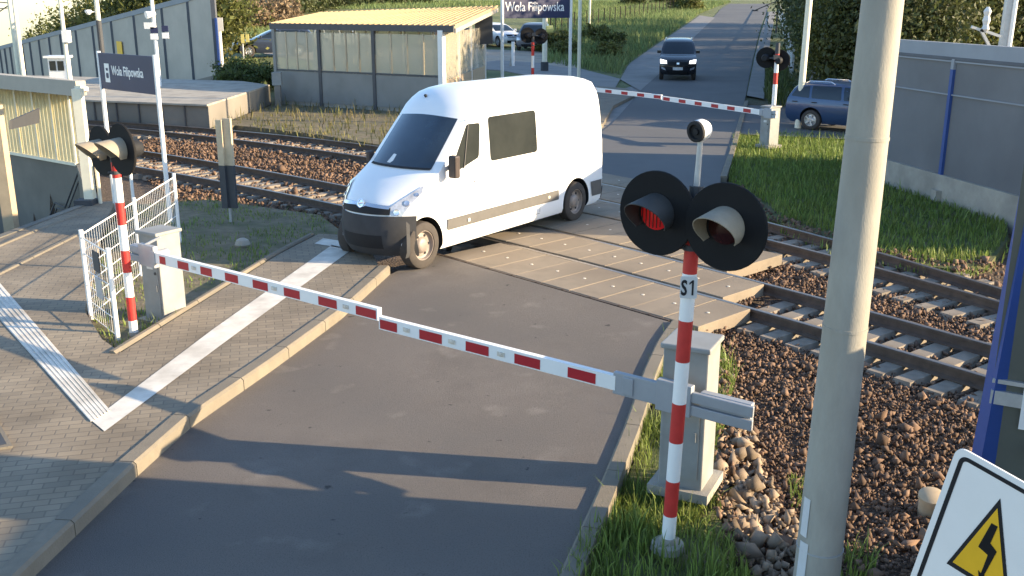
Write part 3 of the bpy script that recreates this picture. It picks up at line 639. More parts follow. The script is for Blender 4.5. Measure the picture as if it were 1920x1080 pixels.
def rnd(poly, r, n=4):
    out = []; k = len(poly)
    for i in range(k):
        a, b, c = [Vector(poly[(i+d) % k]) for d in (-1, 0, 1)]; u = (a-b); v = (c-b); ra = min(r, u.length*.45, v.length*.45); p = b+u.normalized()*ra; q = b+v.normalized()*ra
        for j in range(n+1): t = j/n; out.append(tuple(p*(1-t)**2+b*2*t*(1-t)+q*t*t))
    return out
def wheel(parent, x, y, r, wdt, rim='rim', alloy=False):
    sg = 1 if y > 0 else -1; mb = MB(); mb.lathe([(r*.60, -.5*wdt), (r*.9, -.5*wdt), (r*.97, -.42*wdt), (r, -.25*wdt), (r, .25*wdt), (r*.97, .42*wdt), (r*.9, .5*wdt), (r*.64, .5*wdt), (r*.62, .40*wdt), (r*.60, -.5*wdt)], (0, 0, 0), (0, sg, 0), 32)
    w_ = bpy.data.objects.new('wheel', None); COL.objects.link(w_); w_.parent = parent; w_.location = (x, y, r); w_.empty_display_size = .1
    mb.build('tyre', 'rubber', w_, smooth=True)
    mb = MB(); h = wdt
    mb.lathe([(r*.64, .44*h), (r*.60, .44*h), (r*.56, .22*h), (r*.50, .16*h), (r*.36, .20*h), (r*.30, .36*h), (r*.22, .42*h), (r*.12, .44*h), (0, .44*h)], (0, 0, 0), (0, sg, 0), 32)
    if alloy:
        for i in range(5):
            a = 2*math.pi*i/5; mb.bar((math.cos(a)*r*.12, sg*.40*h, math.sin(a)*r*.12), (math.cos(a)*r*.58, sg*.42*h, math.sin(a)*r*.58), r*.16, .03, up=(0, 1, 0))
    mb.build('rim', rim if not alloy else 'rim_alloy', w_, smooth=True)
    for i in range(6 if not alloy else 0):
        mb = MB(); a = 2*math.pi*i/6; c = Vector((math.cos(a)*r*.43, sg*.16*h, math.sin(a)*r*.43)); mb.tube(c, c+Vector((0, sg*.015, 0)), r*.06, n=8); mb.build('rim_hole', 'black', w_)
    return w_
def car_body(B, name, m, parent, axles, ra, hw):
    mb = MB(); B.mesh(mb); o = mb.build(name, [m, 'black'], parent, smooth=False)
    me = o.data; bm = bmesh.new(); bm.from_mesh(me); bmesh.ops.recalc_face_normals(bm, faces=bm.faces); bm.to_mesh(me); bm.free()
    for x in axles:                           # cut the wheel arches
        for sg in (1, -1):
            c = MB(); c.tube((x, sg*(hw-.30), .36), (x, sg*(hw+.4), .36), ra, n=36); co = c.build('arch_cut', 'black')
            bm = bmesh.new(); bm.from_mesh(co.data); bmesh.ops.recalc_face_normals(bm, faces=bm.faces); bm.to_mesh(co.data); bm.free()
            md = o.modifiers.new('b', 'BOOLEAN'); md.operation = 'DIFFERENCE'; md.solver = 'EXACT'; md.object = co
            pw = o.parent; o.parent = None; bpy.context.view_layer.update(); dg = bpy.context.evaluated_depsgraph_get()
            nm = bpy.data.meshes.new_from_object(o.evaluated_get(dg)); o.modifiers.clear(); o.data = nm; o.parent = pw
            bpy.data.objects.remove(co)
    me = o.data
    while len(me.materials) < 2: me.materials.append(M['black'])
    me.materials[0] = M[m]; me.materials[1] = M['black']
    for p in me.polygons:
        p.material_index = 0; p.use_smooth = True
        for x in axles:
            d = math.hypot(p.center.x-x, p.center.z-.36)
            if (d < ra+.004 and abs(p.center.y) < hw-.012 and abs(p.center.y) > hw-.34 and abs(p.normal.z)+abs(p.normal.x) > .5 and d > ra*.9) or (d < ra and abs(abs(p.center.y)-(hw-.30)) < .02): p.material_index = 1; p.use_smooth = False
    bm = bmesh.new(); bm.from_mesh(me); bmesh.ops.remove_doubles(bm, verts=bm.verts, dist=1e-5)
    for e in bm.edges:
        if len(e.link_faces) == 2 and e.calc_face_angle(0) > R(32): e.smooth = False
    bm.to_mesh(me); bm.free()
    return o
# ---- the white van on the crossing
HW = .745
yaw = R(-126.05); loc = Vector((-1.31, 14.61, 0))-Vector((.81, -.59, 0))*HW
van = thing('van', 'white high-roof panel van driving off the level crossing with its dark bumper over the pavement', 'van', loc, yaw)
VB = Body([(.22, .46, -5.0, .70, .38, .05), (.30, .54, -5.12, .74, .42, .06), (.45, .60, -5.16, HW, .43, .06), (.62, .61, -5.17, HW, .43, .06), (.80, .585, -5.17, HW, .42, .06), (.95, .54, -5.16, HW, .40, .06),
    (1.03, .475, -5.16, HW, .37, .06), (1.10, .37, -5.16, HW, .32, .06), (1.18, .26, -5.15, .743, .27, .06), (1.28, .06, -5.15, .74, .23, .06), (1.40, -.17, -5.15, .737, .20, .06), (1.45, -.25, -5.14, .733, .19, .06),
    (1.62, -.42, -5.13, .725, .19, .06), (1.80, -.60, -5.12, .715, .19, .07), (1.98, -.78, -5.10, .703, .19, .07), (2.15, -.95, -5.08, .688, .19, .08), (2.28, -1.05, -5.05, .672, .20, .09), (2.38, -1.16, -5.0, .65, .22, .10),
    (2.46, -1.28, -4.95, .64, .26, .12), (2.52, -1.42, -4.85, .57, .30, .16), (2.56, -1.62, -4.7, .47, .32, .2), (2.585, -1.95, -4.4, .33, .3, .2), (2.595, -2.4, -3.9, .15, .2, .1)], 2.3, 5)
WB_ = -4.22
vb = car_body(VB, 'body', 'van_white', van, (0, WB_), .435, HW)
mb = MB(); VB.patch(mb, lambda f, z: VB.front(f, z, .004), lambda u: (-.84+1.66*u, 1.44), lambda u: (-.86+1.68*u, 2.135+.04*math.cos((u-.5)*math.pi)), 16, 10)
mb.build('windscreen', 'glass_screen', van, smooth=True)
mb = MB(); VB.patch(mb, lambda f, z: VB.front(f, z, .012), lambda u: (-.83+1.64*u, 1.428), lambda u: (-.83+1.64*u, 1.456), 14, 1)
mb.build('wiper_cowl', 'plastic', van, smooth=True)
mb = MB(); mb.plate([(-.16, -.08), (.14, -.10), (.17, .06), (-.12, .09)], VB.front(-.1, 1.56, -.02)+Vector((.028, 0, 0)), (0, 1, 0), VB.front(-.1, 1.7, 0)-VB.front(-.1, 1.5, 0), .002); mb.build('paper_on_dash', 'paper', van)
# bumper
mb = MB(); VB.patch(mb, lambda f, z: VB.front(f, z, .018), lambda u: (-1+2*u, .24), lambda u: (-1+2*u, .84), 28, 6)
for sg in (1,): VB.patch(mb, lambda x, z: VB.side(x, z, sg, .014), lambda u: ((.50, .24) if 0 else (.33+.0*u-.0, .24+.50*u)), lambda u: (.405, .24+.56*u), 6, 2)
mb.build('bumper', 'bumper', van, smooth=True)
mb = MB(); VB.patch(mb, lambda f, z: VB.front(f, z, .022), lambda u: (-.62+1.24*u, .86), lambda u: (-.62+1.24*u, .985-.03*abs(2*u-1)), 16, 3); mb.build('grille', 'black', van, smooth=True)
mb = MB(); VB.patch(mb, lambda f, z: VB.front(f, z, .034), lambda u: (-.60+1.2*u, .965-.025*abs(2*u-1)), lambda u: (-.60+1.2*u, 1.005-.025*abs(2*u-1)), 16, 2)
VB.patch(mb, lambda f, z: VB.front(f, z, .034), lambda u: (-.12+.24*u, .93+.03*abs(2*u-1)), lambda u: (-.12+.24*u, .965), 4, 1); mb.build('grille_bar', 'chrome', van, smooth=True)
mb = MB(); c = VB.front(0, .985, .04); nrm = Vector((1, 0, .35)).normalized(); mb.lathe([(.062, 0), (.062, .012), (.048, .014), (.046, .004), (0, .004)], c, nrm, 24)
mb.bar(c+Vector((.012, -.04, -.008)), c+Vector((.012, .04, .012)), .014, .012); mb.build('emblem', 'chrome', van, smooth=True)
mb = MB(); VB.patch(mb, lambda f, z: VB.front(f, z, .022), lambda u: (-.5+u, .36), lambda u: (-.5+u, .56), 10, 2); mb.build('lower_grille', 'black', van, smooth=True)
for sg in (1, -1):
    mb = MB(); pts = lambda u: (sg*(.70+.22*u), .84+.30*u)
    VB.patch(mb, lambda f, z: VB.front(max(-1, min(1, f)), z, .016), lambda u: (sg*(.52+.42*u), .90+.34*u), lambda u: (sg*(.76+.238*u), .765+.40*u), 10, 5)
    hl = mb.build('headlight', 'lamp_glass', van, smooth=True)
    for f, z, rr in ((.72, .90, .05), (.84, 1.02, .045), (.93, 1.13, .03)):
        mb = MB(); c = VB.front(sg*f, z, .02); c2 = VB.front(sg*f, z, .026); mb.lathe([(rr, 0), (rr*.9, .006), (rr*.55, .004), (0, .002)], c, (c2-c), 16); mb.build('reflector', 'chrome', hl, smooth=True)
    mb = MB(); c = VB.front(sg*.82, .42, .02); mb.lathe([(.035, 0), (.034, .012), (0, .014)], c, Vector((.8, sg*.5, 0)), 16); mb.build('fog_lamp', 'lamp_glass', van, smooth=True)
    # side windows, doors
    mb = MB(); VB.sidepoly(mb, [(-.66, 1.40), (-.80, 1.37), (-1.36, 1.52), (-1.43, 2.05), (-1.10, 2.06)], sg, .005, 4, .05); mb.build('door_window', 'glass_cabin', van, smooth=True)
    mb = MB(); mb.bar(VB.side(-.96, 1.40, sg, .008), VB.side(-1.12, 2.05, sg, .008), .012, .03, up=(0, 1, 0)); mb.build('window_bar', 'trim', van)
    mb = MB()
    for a, b in (((-.52, .80), (-.56, 1.35)), ((-1.52, .30), (-1.52, 2.10)), ((-3.05, .36), (-3.05, 2.25)), ((-.62, .30), (-1.52, .30)), ((-1.52, 2.10), (-1.08, 2.12)), ((-1.6, .34), (-3.05, .34)), ((-3.05, 2.25), (-4.9, 2.25)), ((-1.55, 2.25), (-3.05, 2.25))):
        n_ = 8
        for i in range(n_):
            p = VB.side(a[0]+(b[0]-a[0])*i/n_, a[1]+(b[1]-a[1])*i/n_, sg, -.002); q = VB.side(a[0]+(b[0]-a[0])*(i+1)/n_, a[1]+(b[1]-a[1])*(i+1)/n_, sg, -.002); mb.bar(p, q, .008, .008, up=(0, 1, 0))
    mb.build('door_gap', 'trim', van)
    mb = MB(); VB.sidepoly(mb, [(-1.66, 1.42), (-2.97, 1.42), (-2.95, 2.12), (-1.64, 2.12)], sg, .006, 4, .07); mb.build('side_window', 'glass_cabin', van, smooth=True)
    mb = MB(); c = VB.side(-1.30, 1.165, sg, .0); mb.box(c+Vector((0, sg*.014, 0)), (.17, .026, .028)); mb.build('door_handle', 'galv', van, bevel=.008)
    mb = MB(); z0, z1 = .50, .655
    for xa, xb in ((-.52, -3.62),):
        a = [(xa, z0+.02), (xa-.06, z0), (xb, z0), (xb, z1), (xa-.02, z1)]; VB.sidepoly(mb, a, sg, .016, 6)
        k = 14
        for i in range(k):
            x1 = xa+(xb-xa)*i/k; x2 = xa+(xb-xa)*(i+1)/k; mb.face(VB.side(x1, z1, sg, .016), VB.side(x2, z1, sg, .016), VB.side(x2, z1+.01, sg, 0), VB.side(x1, z1+.01, sg, 0)); mb.face(VB.side(x1, z0, sg, .016), VB.side(x2, z0, sg, .016), VB.side(x2, z0-.01, sg, 0), VB.side(x1, z0-.01, sg, 0))
    mb.build('side_moulding', 'trim', van)
    mb = MB(); VB.sidepoly(mb, [(-4.75, .38), (-5.08, .38), (-5.08, .66), (-4.69, .66)], sg, .012, 4); mb.build('corner_moulding', 'trim', van)
    mb = MB(); c = VB.side(-1.05, .575, sg, .02); mb.box(c, (.05, .02, .05)); c = VB.side(-3.3, .585, sg, .02); mb.box(c, (.05, .02, .04)); mb.build('side_marker', 'cream_steel', van)
    # mirror
    mb = MB(); b = VB.side(-.62, 1.46, sg, 0); kf = 1 if sg > 0 else .55; mb.bar(b, b+Vector((.06, sg*.14*kf, .0)), .05, .08); mb.box(b+Vector((.08, sg*.17*kf, .03)), (.12, .15*kf, .34*kf)); mb.build('mirror', 'mirror_case', van, bevel=.03)
    for x in (0, WB_): wheel(van, x, sg*(HW-.105), .36, .215)
    mb = MB(); VB.patch(mb, lambda f, z: VB.rear(f, z, .006), lambda u: (sg*(.86+.12*u), .95), lambda u: (sg*(.86+.12*u), 1.45), 2, 4); mb.build('tail_lamp', 'red', van)
mb = MB(); VB.patch(mb, lambda f, z: VB.rear(f, z, .03), lambda u: (-1+2*u, .30), lambda u: (-1+2*u, .52), 10, 2); mb.build('rear_bumper', 'plastic', van, smooth=True)
mb = MB(); c = VB.front(-.35, 2.42, .01); mb.lathe([(.028, 0), (.02, .03), (0, .035)], c, (1, 0, .5), 12); mb.build('roof_marker', 'plastic', van)
mb = MB(); mb.box((-2.2, 0, .26), (4.6, 1.1, .10)); mb.build('underbody', 'black', van)
# ---- ordinary cars
def car(name, label, loc, rz, m, B, axles, hw, rwheel, side_windows, ws, rw=None, lamps_on=False, rails_=False, driver=False, hl=(.62, .93, .66, .80), group=None, plate=True, fog=False):
    t = thing(name, label, 'car', loc, rz, group); car_body(B, 'body', m, t, axles, rwheel+.05, hw)
    mb = MB(); B.patch(mb, lambda f, z: B.front(f, z, .004), lambda u: (-.9+1.8*u, ws[0]), lambda u: (-.88+1.76*u, ws[1]), 12, 8); mb.build('windscreen', 'glass_dark', t, smooth=True)
    if rw: mb = MB(); B.patch(mb, lambda f, z: B.rear(f, z, .006), lambda u: (-.8+1.6*u, rw[0]), lambda u: (-.76+1.52*u, rw[1]), 8, 4); mb.build('rear_window', 'glass_dark', t, smooth=True)
    for sg in (1, -1):
        for sw in side_windows: mb = MB(); B.sidepoly(mb, sw, sg, .004, 4, .05); mb.build('side_window', 'glass_dark', t, smooth=True)
        for x in axles: wheel(t, x, sg*(hw-.10), rwheel, .20, alloy=True)
        mb = MB(); B.patch(mb, lambda f, z: B.front(f, z, .012), lambda u: (sg*(hl[0]+(hl[1]-hl[0])*u), hl[2]), lambda u: (sg*(hl[0]+.02+(hl[1]-hl[0])*u), hl[3]+.05*u), 6, 2); mb.build('headlight', 'lamp_on' if lamps_on else 'lamp_glass', t, smooth=True)
        if fog: mb = MB(); B.patch(mb, lambda f, z: B.front(f, z, .014), lambda u: (sg*(.66+.22*u), .44+.05*u), lambda u: (sg*(.70+.22*u), .53+.05*u), 4, 1); mb.build('fog_lamp', 'lamp_glass', t)
        zt = 1.0; mb = MB(); sw = side_windows[-1]; xm = max(p[0] for p in sw); zm = min(p[1] for p in sw)+.05; b = B.side(xm-.05, zm, sg, 0); mb.box(b+Vector((.02, sg*.10, .03)), (.10, .18, .13)); mb.build('mirror', m, t, bevel=.02)
        mb = MB()
        for sw in side_windows: x = min(p[0] for p in sw)+.16; c = B.side(x, zm-.16, sg, .012); mb.box(c, (.16, .03, .03))
        mb.build('door_handle', 'plastic', t)
        mb = MB(); B.patch(mb, lambda f, z: B.rear(f, z, .008), lambda u: (sg*(.72+.24*u), .82), lambda u: (sg*(.76+.22*u), 1.08), 2, 3); mb.build('tail_lamp', 'red', t)
        if rails_:
            mb = MB(); zt = B.L[-3][0]; xs = (B.at(zt)[0]-.5, B.at(zt)[1]+.25); ww = B.at(zt)[2]*.98; mb.path([(xs[0], sg*ww, zt+.0), (xs[0]-.12, sg*ww, zt+.06), (xs[1]+.12, sg*ww, zt+.06), (xs[1], sg*ww, zt)], .022); mb.build('roof_rail', 'chrome', t)
    mb = MB(); B.patch(mb, lambda f, z: B.front(f, z, .012), lambda u: (-.52+1.04*u, .62), lambda u: (-.56+1.12*u, .80), 10, 2); B.patch(mb, lambda f, z: B.front(f, z, .012), lambda u: (-.6+1.2*u, .26), lambda u: (-.6+1.2*u, .42), 10, 2); mb.build('grille', 'black', t, smooth=True)
    mb = MB(); B.patch(mb, lambda f, z: B.front(f, z, .02), lambda u: (-.07+.14*u, .69), lambda u: (-.07+.14*u, .76), 2, 1); mb.build('emblem', 'chrome', t)
    if plate:
        mb = MB(); B.patch(mb, lambda f, z: B.front(f, z, .03), lambda u: (-.27+.54*u, .46), lambda u: (-.27+.54*u, .57), 2, 1); mb.build('number_plate', 'number_plate', t)
    return t
SUV = Body([(.24, 1.85, -2.2, .74, .22, .1), (.36, 2.0, -2.32, .82, .26, .12), (.55, 2.05, -2.36, .85, .28, .12), (.75, 2.03, -2.36, .86, .30, .12), (.88, 1.96, -2.35, .86, .32, .12), (.97, 1.75, -2.34, .85, .30, .12), (1.03, 1.3, -2.33, .84, .2, .12), (1.08, .98, -2.32, .83, .14, .12),
    (1.25, .70, -2.26, .80, .13, .12), (1.42, .42, -2.2, .75, .13, .12), (1.56, .16, -2.14, .70, .14, .13), (1.63, -.08, -2.08, .64, .16, .15), (1.68, -.4, -1.9, .52, .2, .2), (1.70, -.8, -1.5, .3, .2, .2)], 2.6, 4)
SW_SUV = [[(-1.35, 1.10), (-2.0, 1.14), (-1.9, 1.50), (-1.4, 1.54)], [(-.35, 1.08), (-1.28, 1.10), (-1.32, 1.54), (-.42, 1.56)], [(.62, 1.10), (-.27, 1.08), (-.34, 1.56), (.0, 1.54)]]
p = at(1268, 151); q = att(1352, 60)
suv = car('suv', 'black off-road car with lit headlights coming down the far road', Vector((p.x+.35, p.y+1.9, H(p.x, p.y+2))), R(-90-9), 'car_black', SUV, (1.28, -1.42), .86, .35, SW_SUV, (1.10, 1.55), (1.14, 1.5), True, True, hl=(.60, .95, .72, .84), fog=True); suv.scale = (1.06, 1.06, 1.16)
EST = Body([(.22, 2.02, -2.1, .72, .26, .1), (.34, 2.12, -2.24, .80, .30, .12), (.50, 2.15, -2.28, .84, .32, .12), (.68, 2.10, -2.28, .85, .34, .12), (.80, 1.92, -2.27, .85, .34, .12), (.88, 1.55, -2.26, .84, .26, .12), (.95, 1.15, -2.25, .83, .16, .12), (1.0, .98, -2.24, .82, .14, .12),
    (1.15, .66, -2.16, .78, .13, .12), (1.30, .34, -2.08, .73, .13, .12), (1.42, .04, -1.98, .67, .15, .14), (1.48, -.2, -1.88, .60, .17, .16), (1.52, -.55, -1.7, .46, .2, .2), (1.535, -.9, -1.4, .25, .2, .2)], 2.6, 4)
SW_EST = [[(-1.4, 1.02), (-2.02, 1.06), (-1.85, 1.34), (-1.45, 1.40)], [(-.35, 1.0), (-1.33, 1.02), (-1.37, 1.41), (-.42, 1.42)], [(.74, 1.02), (-.27, 1.0), (-.34, 1.42), (.02, 1.38)]]
SAL = EST; p = at(1519, 243)
hd = Vector((.80, -.60, 0)); lf = Vector((-hd.y, hd.x, 0))
# parked estate: the visible rear right wheel stands at p
ca = car('estate_car', 'blue estate car parked behind the concrete pole on the right', (0, 0, 0), R(-43), 'car_blue', EST, (1.35, -1.30), .85, .32, SW_EST, (1.02, 1.40), (1.06, 1.36), False, True)
hd = Vector((math.cos(R(-43)), math.sin(R(-43)), 0)); lf = Vector((-hd.y, hd.x, 0)); ca.location = p+hd*1.30+lf*.78
ca.scale = (1.0, 1, .95)
def place(px, py, yaw_deg, name, label, m, B=EST, sw=SW_EST, sc=1.0, ax=(1.35, -1.30), ws=(1.02, 1.40)):
    c = att(px, py); o = car(name, label, c, R(yaw_deg), m, B, ax, .85, .32, sw, ws, (1.06, 1.36), plate=False); o.scale = (sc,)*3; return o
place(512, 106, 200, 'parked_car', 'dark navy car parked left of the yellow-roofed shelter', 'car_navy', sc=1.25)
place(935, 86, -60, 'parked_car', 'white car parked behind the right end of the shelter, beside the dark car', 'car_white', sc=1.15)
place(868, 88, 20, 'parked_car', 'pale grey car seen through the glass end of the shelter', 'car_silver', sc=1.1)
place(1000, 93, -100, 'parked_car', 'dark silver off-road car parked under the dark blue station sign', 'car_silver', SUV, SW_SUV, 1.15, (1.28, -1.42), (1.10, 1.55))
place(645, 90, 15, 'parked_car', 'cream white car parked behind the shelter glass, left of the others', 'car_white', sc=1.1)
# ------------------------------------------------------------------ crossing signals
def ring_post(name, b, top, rows, r, parent, zlist):
    """striped post: zlist of (z, colour index) from the foot up"""
    mb = MB(); b = Vector(b); top = Vector(top)
    for (z0, c), (z1, _) in zip(zlist, zlist[1:]):
        f0 = z0/top.z; f1 = z1/top.z; mb.cm = c; mb.tube(Vector((top.x*f0, top.y*f0, z0)), Vector((top.x*f1, top.y*f1, z1)), r, n=18)
    return mb.build(name, ['white', 'red'], parent, smooth=True)
def lamp_unit(parent, c, nrm, rad, lit, vis=.29, dark=False):
    """round black board with lens and visor, centre c, facing nrm"""
    c = Vector(c); nrm = Vector(nrm).normalized()
    mb = MB(); mb.lathe([(0, -.02), (rad, -.02), (rad+.004, -.012), (rad+.004, .0), (rad, .008), (rad*.45, .004), (0, .004)], c, nrm, 40); bd = mb.build('backing_board', 'board_black', parent, smooth=True)
    mb = MB(); mb.lathe([(rad*.36, .0), (rad*.36, -.16), (rad*.25, -.22), (0, -.22)], c-nrm*.01, nrm, 24); mb.build('lamp_case', 'black', parent, smooth=True)
    U = Vector((0, 0, 1)).cross(nrm).normalized(); V = nrm.cross(U)
    rl = rad*.40; mb = MB(); mb.lathe([(rl*.98, .012), (rl*.7, .03), (rl*.3, .038), (0, .04)], c, nrm, 28); ln = mb.build('lens', 'lens_on' if lit else 'lens_off', parent, smooth=True)
    if lit:
        mb = MB()
        for i in range(-3, 4):
            k = i*rl*.24; h = math.sqrt(max(0, 1-(k/rl)**2))*rl*.9; mb.bar(c+U*k-V*h*.9+nrm*.043, c+U*k+V*h*.9+nrm*.043, .006, .004, up=nrm)
        mb.build('lens_grid', 'lens_off', ln)
    vs = []; fs = []; n = 26; a0 = R(-38); a1 = R(218)
    for th in (0, .006):
        for i in range(n+1):
            a = a0+(a1-a0)*i/n; d = U*math.cos(a)+V*math.sin(a); s_ = max(0, math.sin(a)+.55)/1.55; ln_ = vis*(.28+.72*s_); rr = rl*1.16+th
            vs += [c+d*rr+nrm*.006, c+d*(rr*1.0)+nrm*ln_-V*.10*ln_]
    m_ = 2*(n+1)
    for i in range(n):
        a, b = 2*i, 2*i+2; fs += [(a, b, b+1, a+1), (m_+a+1, m_+b+1, m_+b, m_+a), (a+1, b+1, m_+b+1, m_+a+1)]
    mb = MB(); mb.raw(vs, fs); mb.build('visor', 'visor_shaded' if dark else 'visor', parent, smooth=True)
def crossing_signal(label, base, rows_px, px, discs, nrm, lean=(0, 0), lit=(True, False), rad=.295, r=.052, bell=None, plate=False, grp='crossing signals', top=None, zs=None, post_dark=None, dark=(False, False)):
    base = Vector(base); t = thing('crossing_signal', label, 'signal', base, 0, grp)
    if zs is None: zs = [(0, 0)]+[(zat(px, rw, base), c) for rw, c in rows_px]
    zt = zs[-1][0]; tp = Vector((lean[0], lean[1], zt)); ring_post('post', base, tp, None, r, t, zs)
    L_ = lambda z: Vector((lean[0]*z/zt, lean[1]*z/zt, z)); nrm = Vector(nrm).normalized(); tg = Vector((-nrm.y, nrm.x, 0))
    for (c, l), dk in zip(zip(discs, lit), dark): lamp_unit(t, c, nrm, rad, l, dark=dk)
    zc = sum(c[2] for c in discs)/len(discs); mb = MB()
    mb.tube(L_(zt-.02), L_(zt+.28), r*1.1, r*.95, n=14); 
    for c in discs: mb.bar(L_(zc+.03)-nrm*.02, Vector(c)-nrm*.08, .05, .05)
    mb.bar(L_(zc)-nrm*.10, L_(zc+.12)-nrm*.10, .16, .10); mb.build('bracket', 'anthracite', t)
    mb = MB(); mb.lathe([(r+.012, -.02), (r+.012, .02)], L_(zt-.14), (0, 0, 1), 16); mb.bar(L_(zt-.14)+Vector((-.09, -.02, 0)), L_(zt-.14)+Vector((.09, .0, 0)), .02, .02); mb.build('clamp', 'anthracite', t)
    mb = MB(); mb.lathe([(.0, .0), (.13, 0), (.12, .05), (r+.02, .06), (r+.01, .10), (r, .10)], (0, 0, -.03), (0, 0, 1), 16); mb.build('foot', 'concrete', t, smooth=True)
    if bell is not None:
        zb = bell; mb = MB(); q = L_(zt+.25); mb.tube(q, Vector((q.x+.01, q.y, zb)), .022, .018, n=12); mb.build('bell_pipe', 'galv', t, smooth=True)
        bl = MB(); cb = Vector((q.x+.0, q.y-.0, zb+.06)); nb = Vector((-.75, -.62, -.12)).normalized()
        bl.lathe([(0, -.07), (.058, -.06), (.072, -.03), (.072, .02), (.066, .03)], cb, nb, 24); bo = bl.build('bell', 'white', t, smooth=True)
        bl = MB(); bl.lathe([(.072, .028), (.070, .045), (.05, .048), (.046, .03), (.024, .03), (.02, .042), (0, .042)], cb, nb, 24); bl.build('bell_gong', 'black', bo, smooth=True)
    if plate:
        z0, z1 = zat(px, 555, base), zat(px, 515, base); vd = Vector((-base.x, -base.y, 0)).normalized(); U = Vector((-vd.y, vd.x, 0)); pr_ = r+.006
        pc = L_((z0+z1)/2)+vd*pr_; wd = .058; mb = MB(); mb.plate(rnd([(-wd, -(z1-z0)/2), (wd, -(z1-z0)/2), (wd, (z1-z0)/2), (-wd, (z1-z0)/2)], .012), pc, U, (0, 0, 1), .004); pl = mb.build('number_board', 'sky_white', t)
        mb = MB(); text_mesh(mb, 'S', .15, pc-U*.052-Vector((0, 0, .052))+vd*.007, U, (0, 0, 1), .0012, .62, .004); mb.plate([(.021, -.052), (.034, -.052), (.034, .055), (.024, .055), (.004, .035), (.004, .022), (.021, .036)], pc+vd*.006, U, (0, 0, 1), .002); mb.build('lettering', 'black', pl)
    return t
b = at(1252, 1022); nr = Vector((-.62, -.785, 0)).normalized(); tg = Vector((-nr.y, nr.x, 0))
def disc_at(px, py, off, base): # board centre on the signal's board plane, offset sideways along the board
    return Vector((0, 0, 0))
def on_plane(px, py, o, nrm):
    d = Vector(ray(px, py)); o = Vector(o); c = Vector((0, 0, HC)); t = (o-c).dot(nrm)/d.dot(nrm); return c+d*t
bo = Vector(b)+Vector((.055, .0, 0))+nr*.10
crossing_signal('striped signal post marked S1 by the right barrier, left lamp lit red', b,
    [(965, 1), (900, 0), (828, 1), (755, 0), (677, 1), (600, 0), (512, 1), (425, 1)], 1285,
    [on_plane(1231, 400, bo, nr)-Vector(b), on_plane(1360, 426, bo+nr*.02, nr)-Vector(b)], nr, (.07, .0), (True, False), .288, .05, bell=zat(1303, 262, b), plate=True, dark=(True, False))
b2 = at(252, 632); n2 = Vector((-.66, -.75, 0)).normalized()
crossing_signal('striped signal post left of the road with grey-hooded black discs facing left', b2,
    [(600, 1), (556, 0), (510, 1), (469, 0), (421, 1), (379, 0), (333, 1), (300, 1)], 232,
    [on_plane(190, 283, Vector(b2)+n2*.04, n2)-Vector(b2), on_plane(228, 281, Vector(b2)+n2*.13, n2)-Vector(b2)], n2, (0, 0), (False, False), .285, .05)
b3 = at(1446, 262); n3 = Vector((.45, .89, 0)).normalized()
crossing_signal('distant striped signal post behind the right far barrier, discs facing away', b3, None, 1447,
    [on_plane(1437, 108, Vector(b3)+n3*.1, n3)-Vector(b3), on_plane(1462, 113, Vector(b3)+n3*.1, n3)-Vector(b3)], n3, (0, 0), (False, False), .29, .062,
    zs=[(0, 0), (.5, 1), (.92, 0), (1.32, 0), (1.58, 1), (1.9, 0), (2.2, 1), (2.45, 1)])
b4 = Vector((.83, 41.0, 0)); n4 = Vector((-.35, .93, 0)).normalized()
crossing_signal('distant striped signal post rising behind the white van roof', b4, None, 998,
    [on_plane(989, 66, Vector(b4)+n4*.1, n4)-Vector(b4), on_plane(1014, 68, Vector(b4)+n4*.1, n4)-Vector(b4)], n4, (0, 0), (False, False), .30, .06,
    zs=[(0, 0), (.35, 1), (.7, 0), (1.0, 1), (1.28, 0), (1.75, 1), (2.3, 1)])
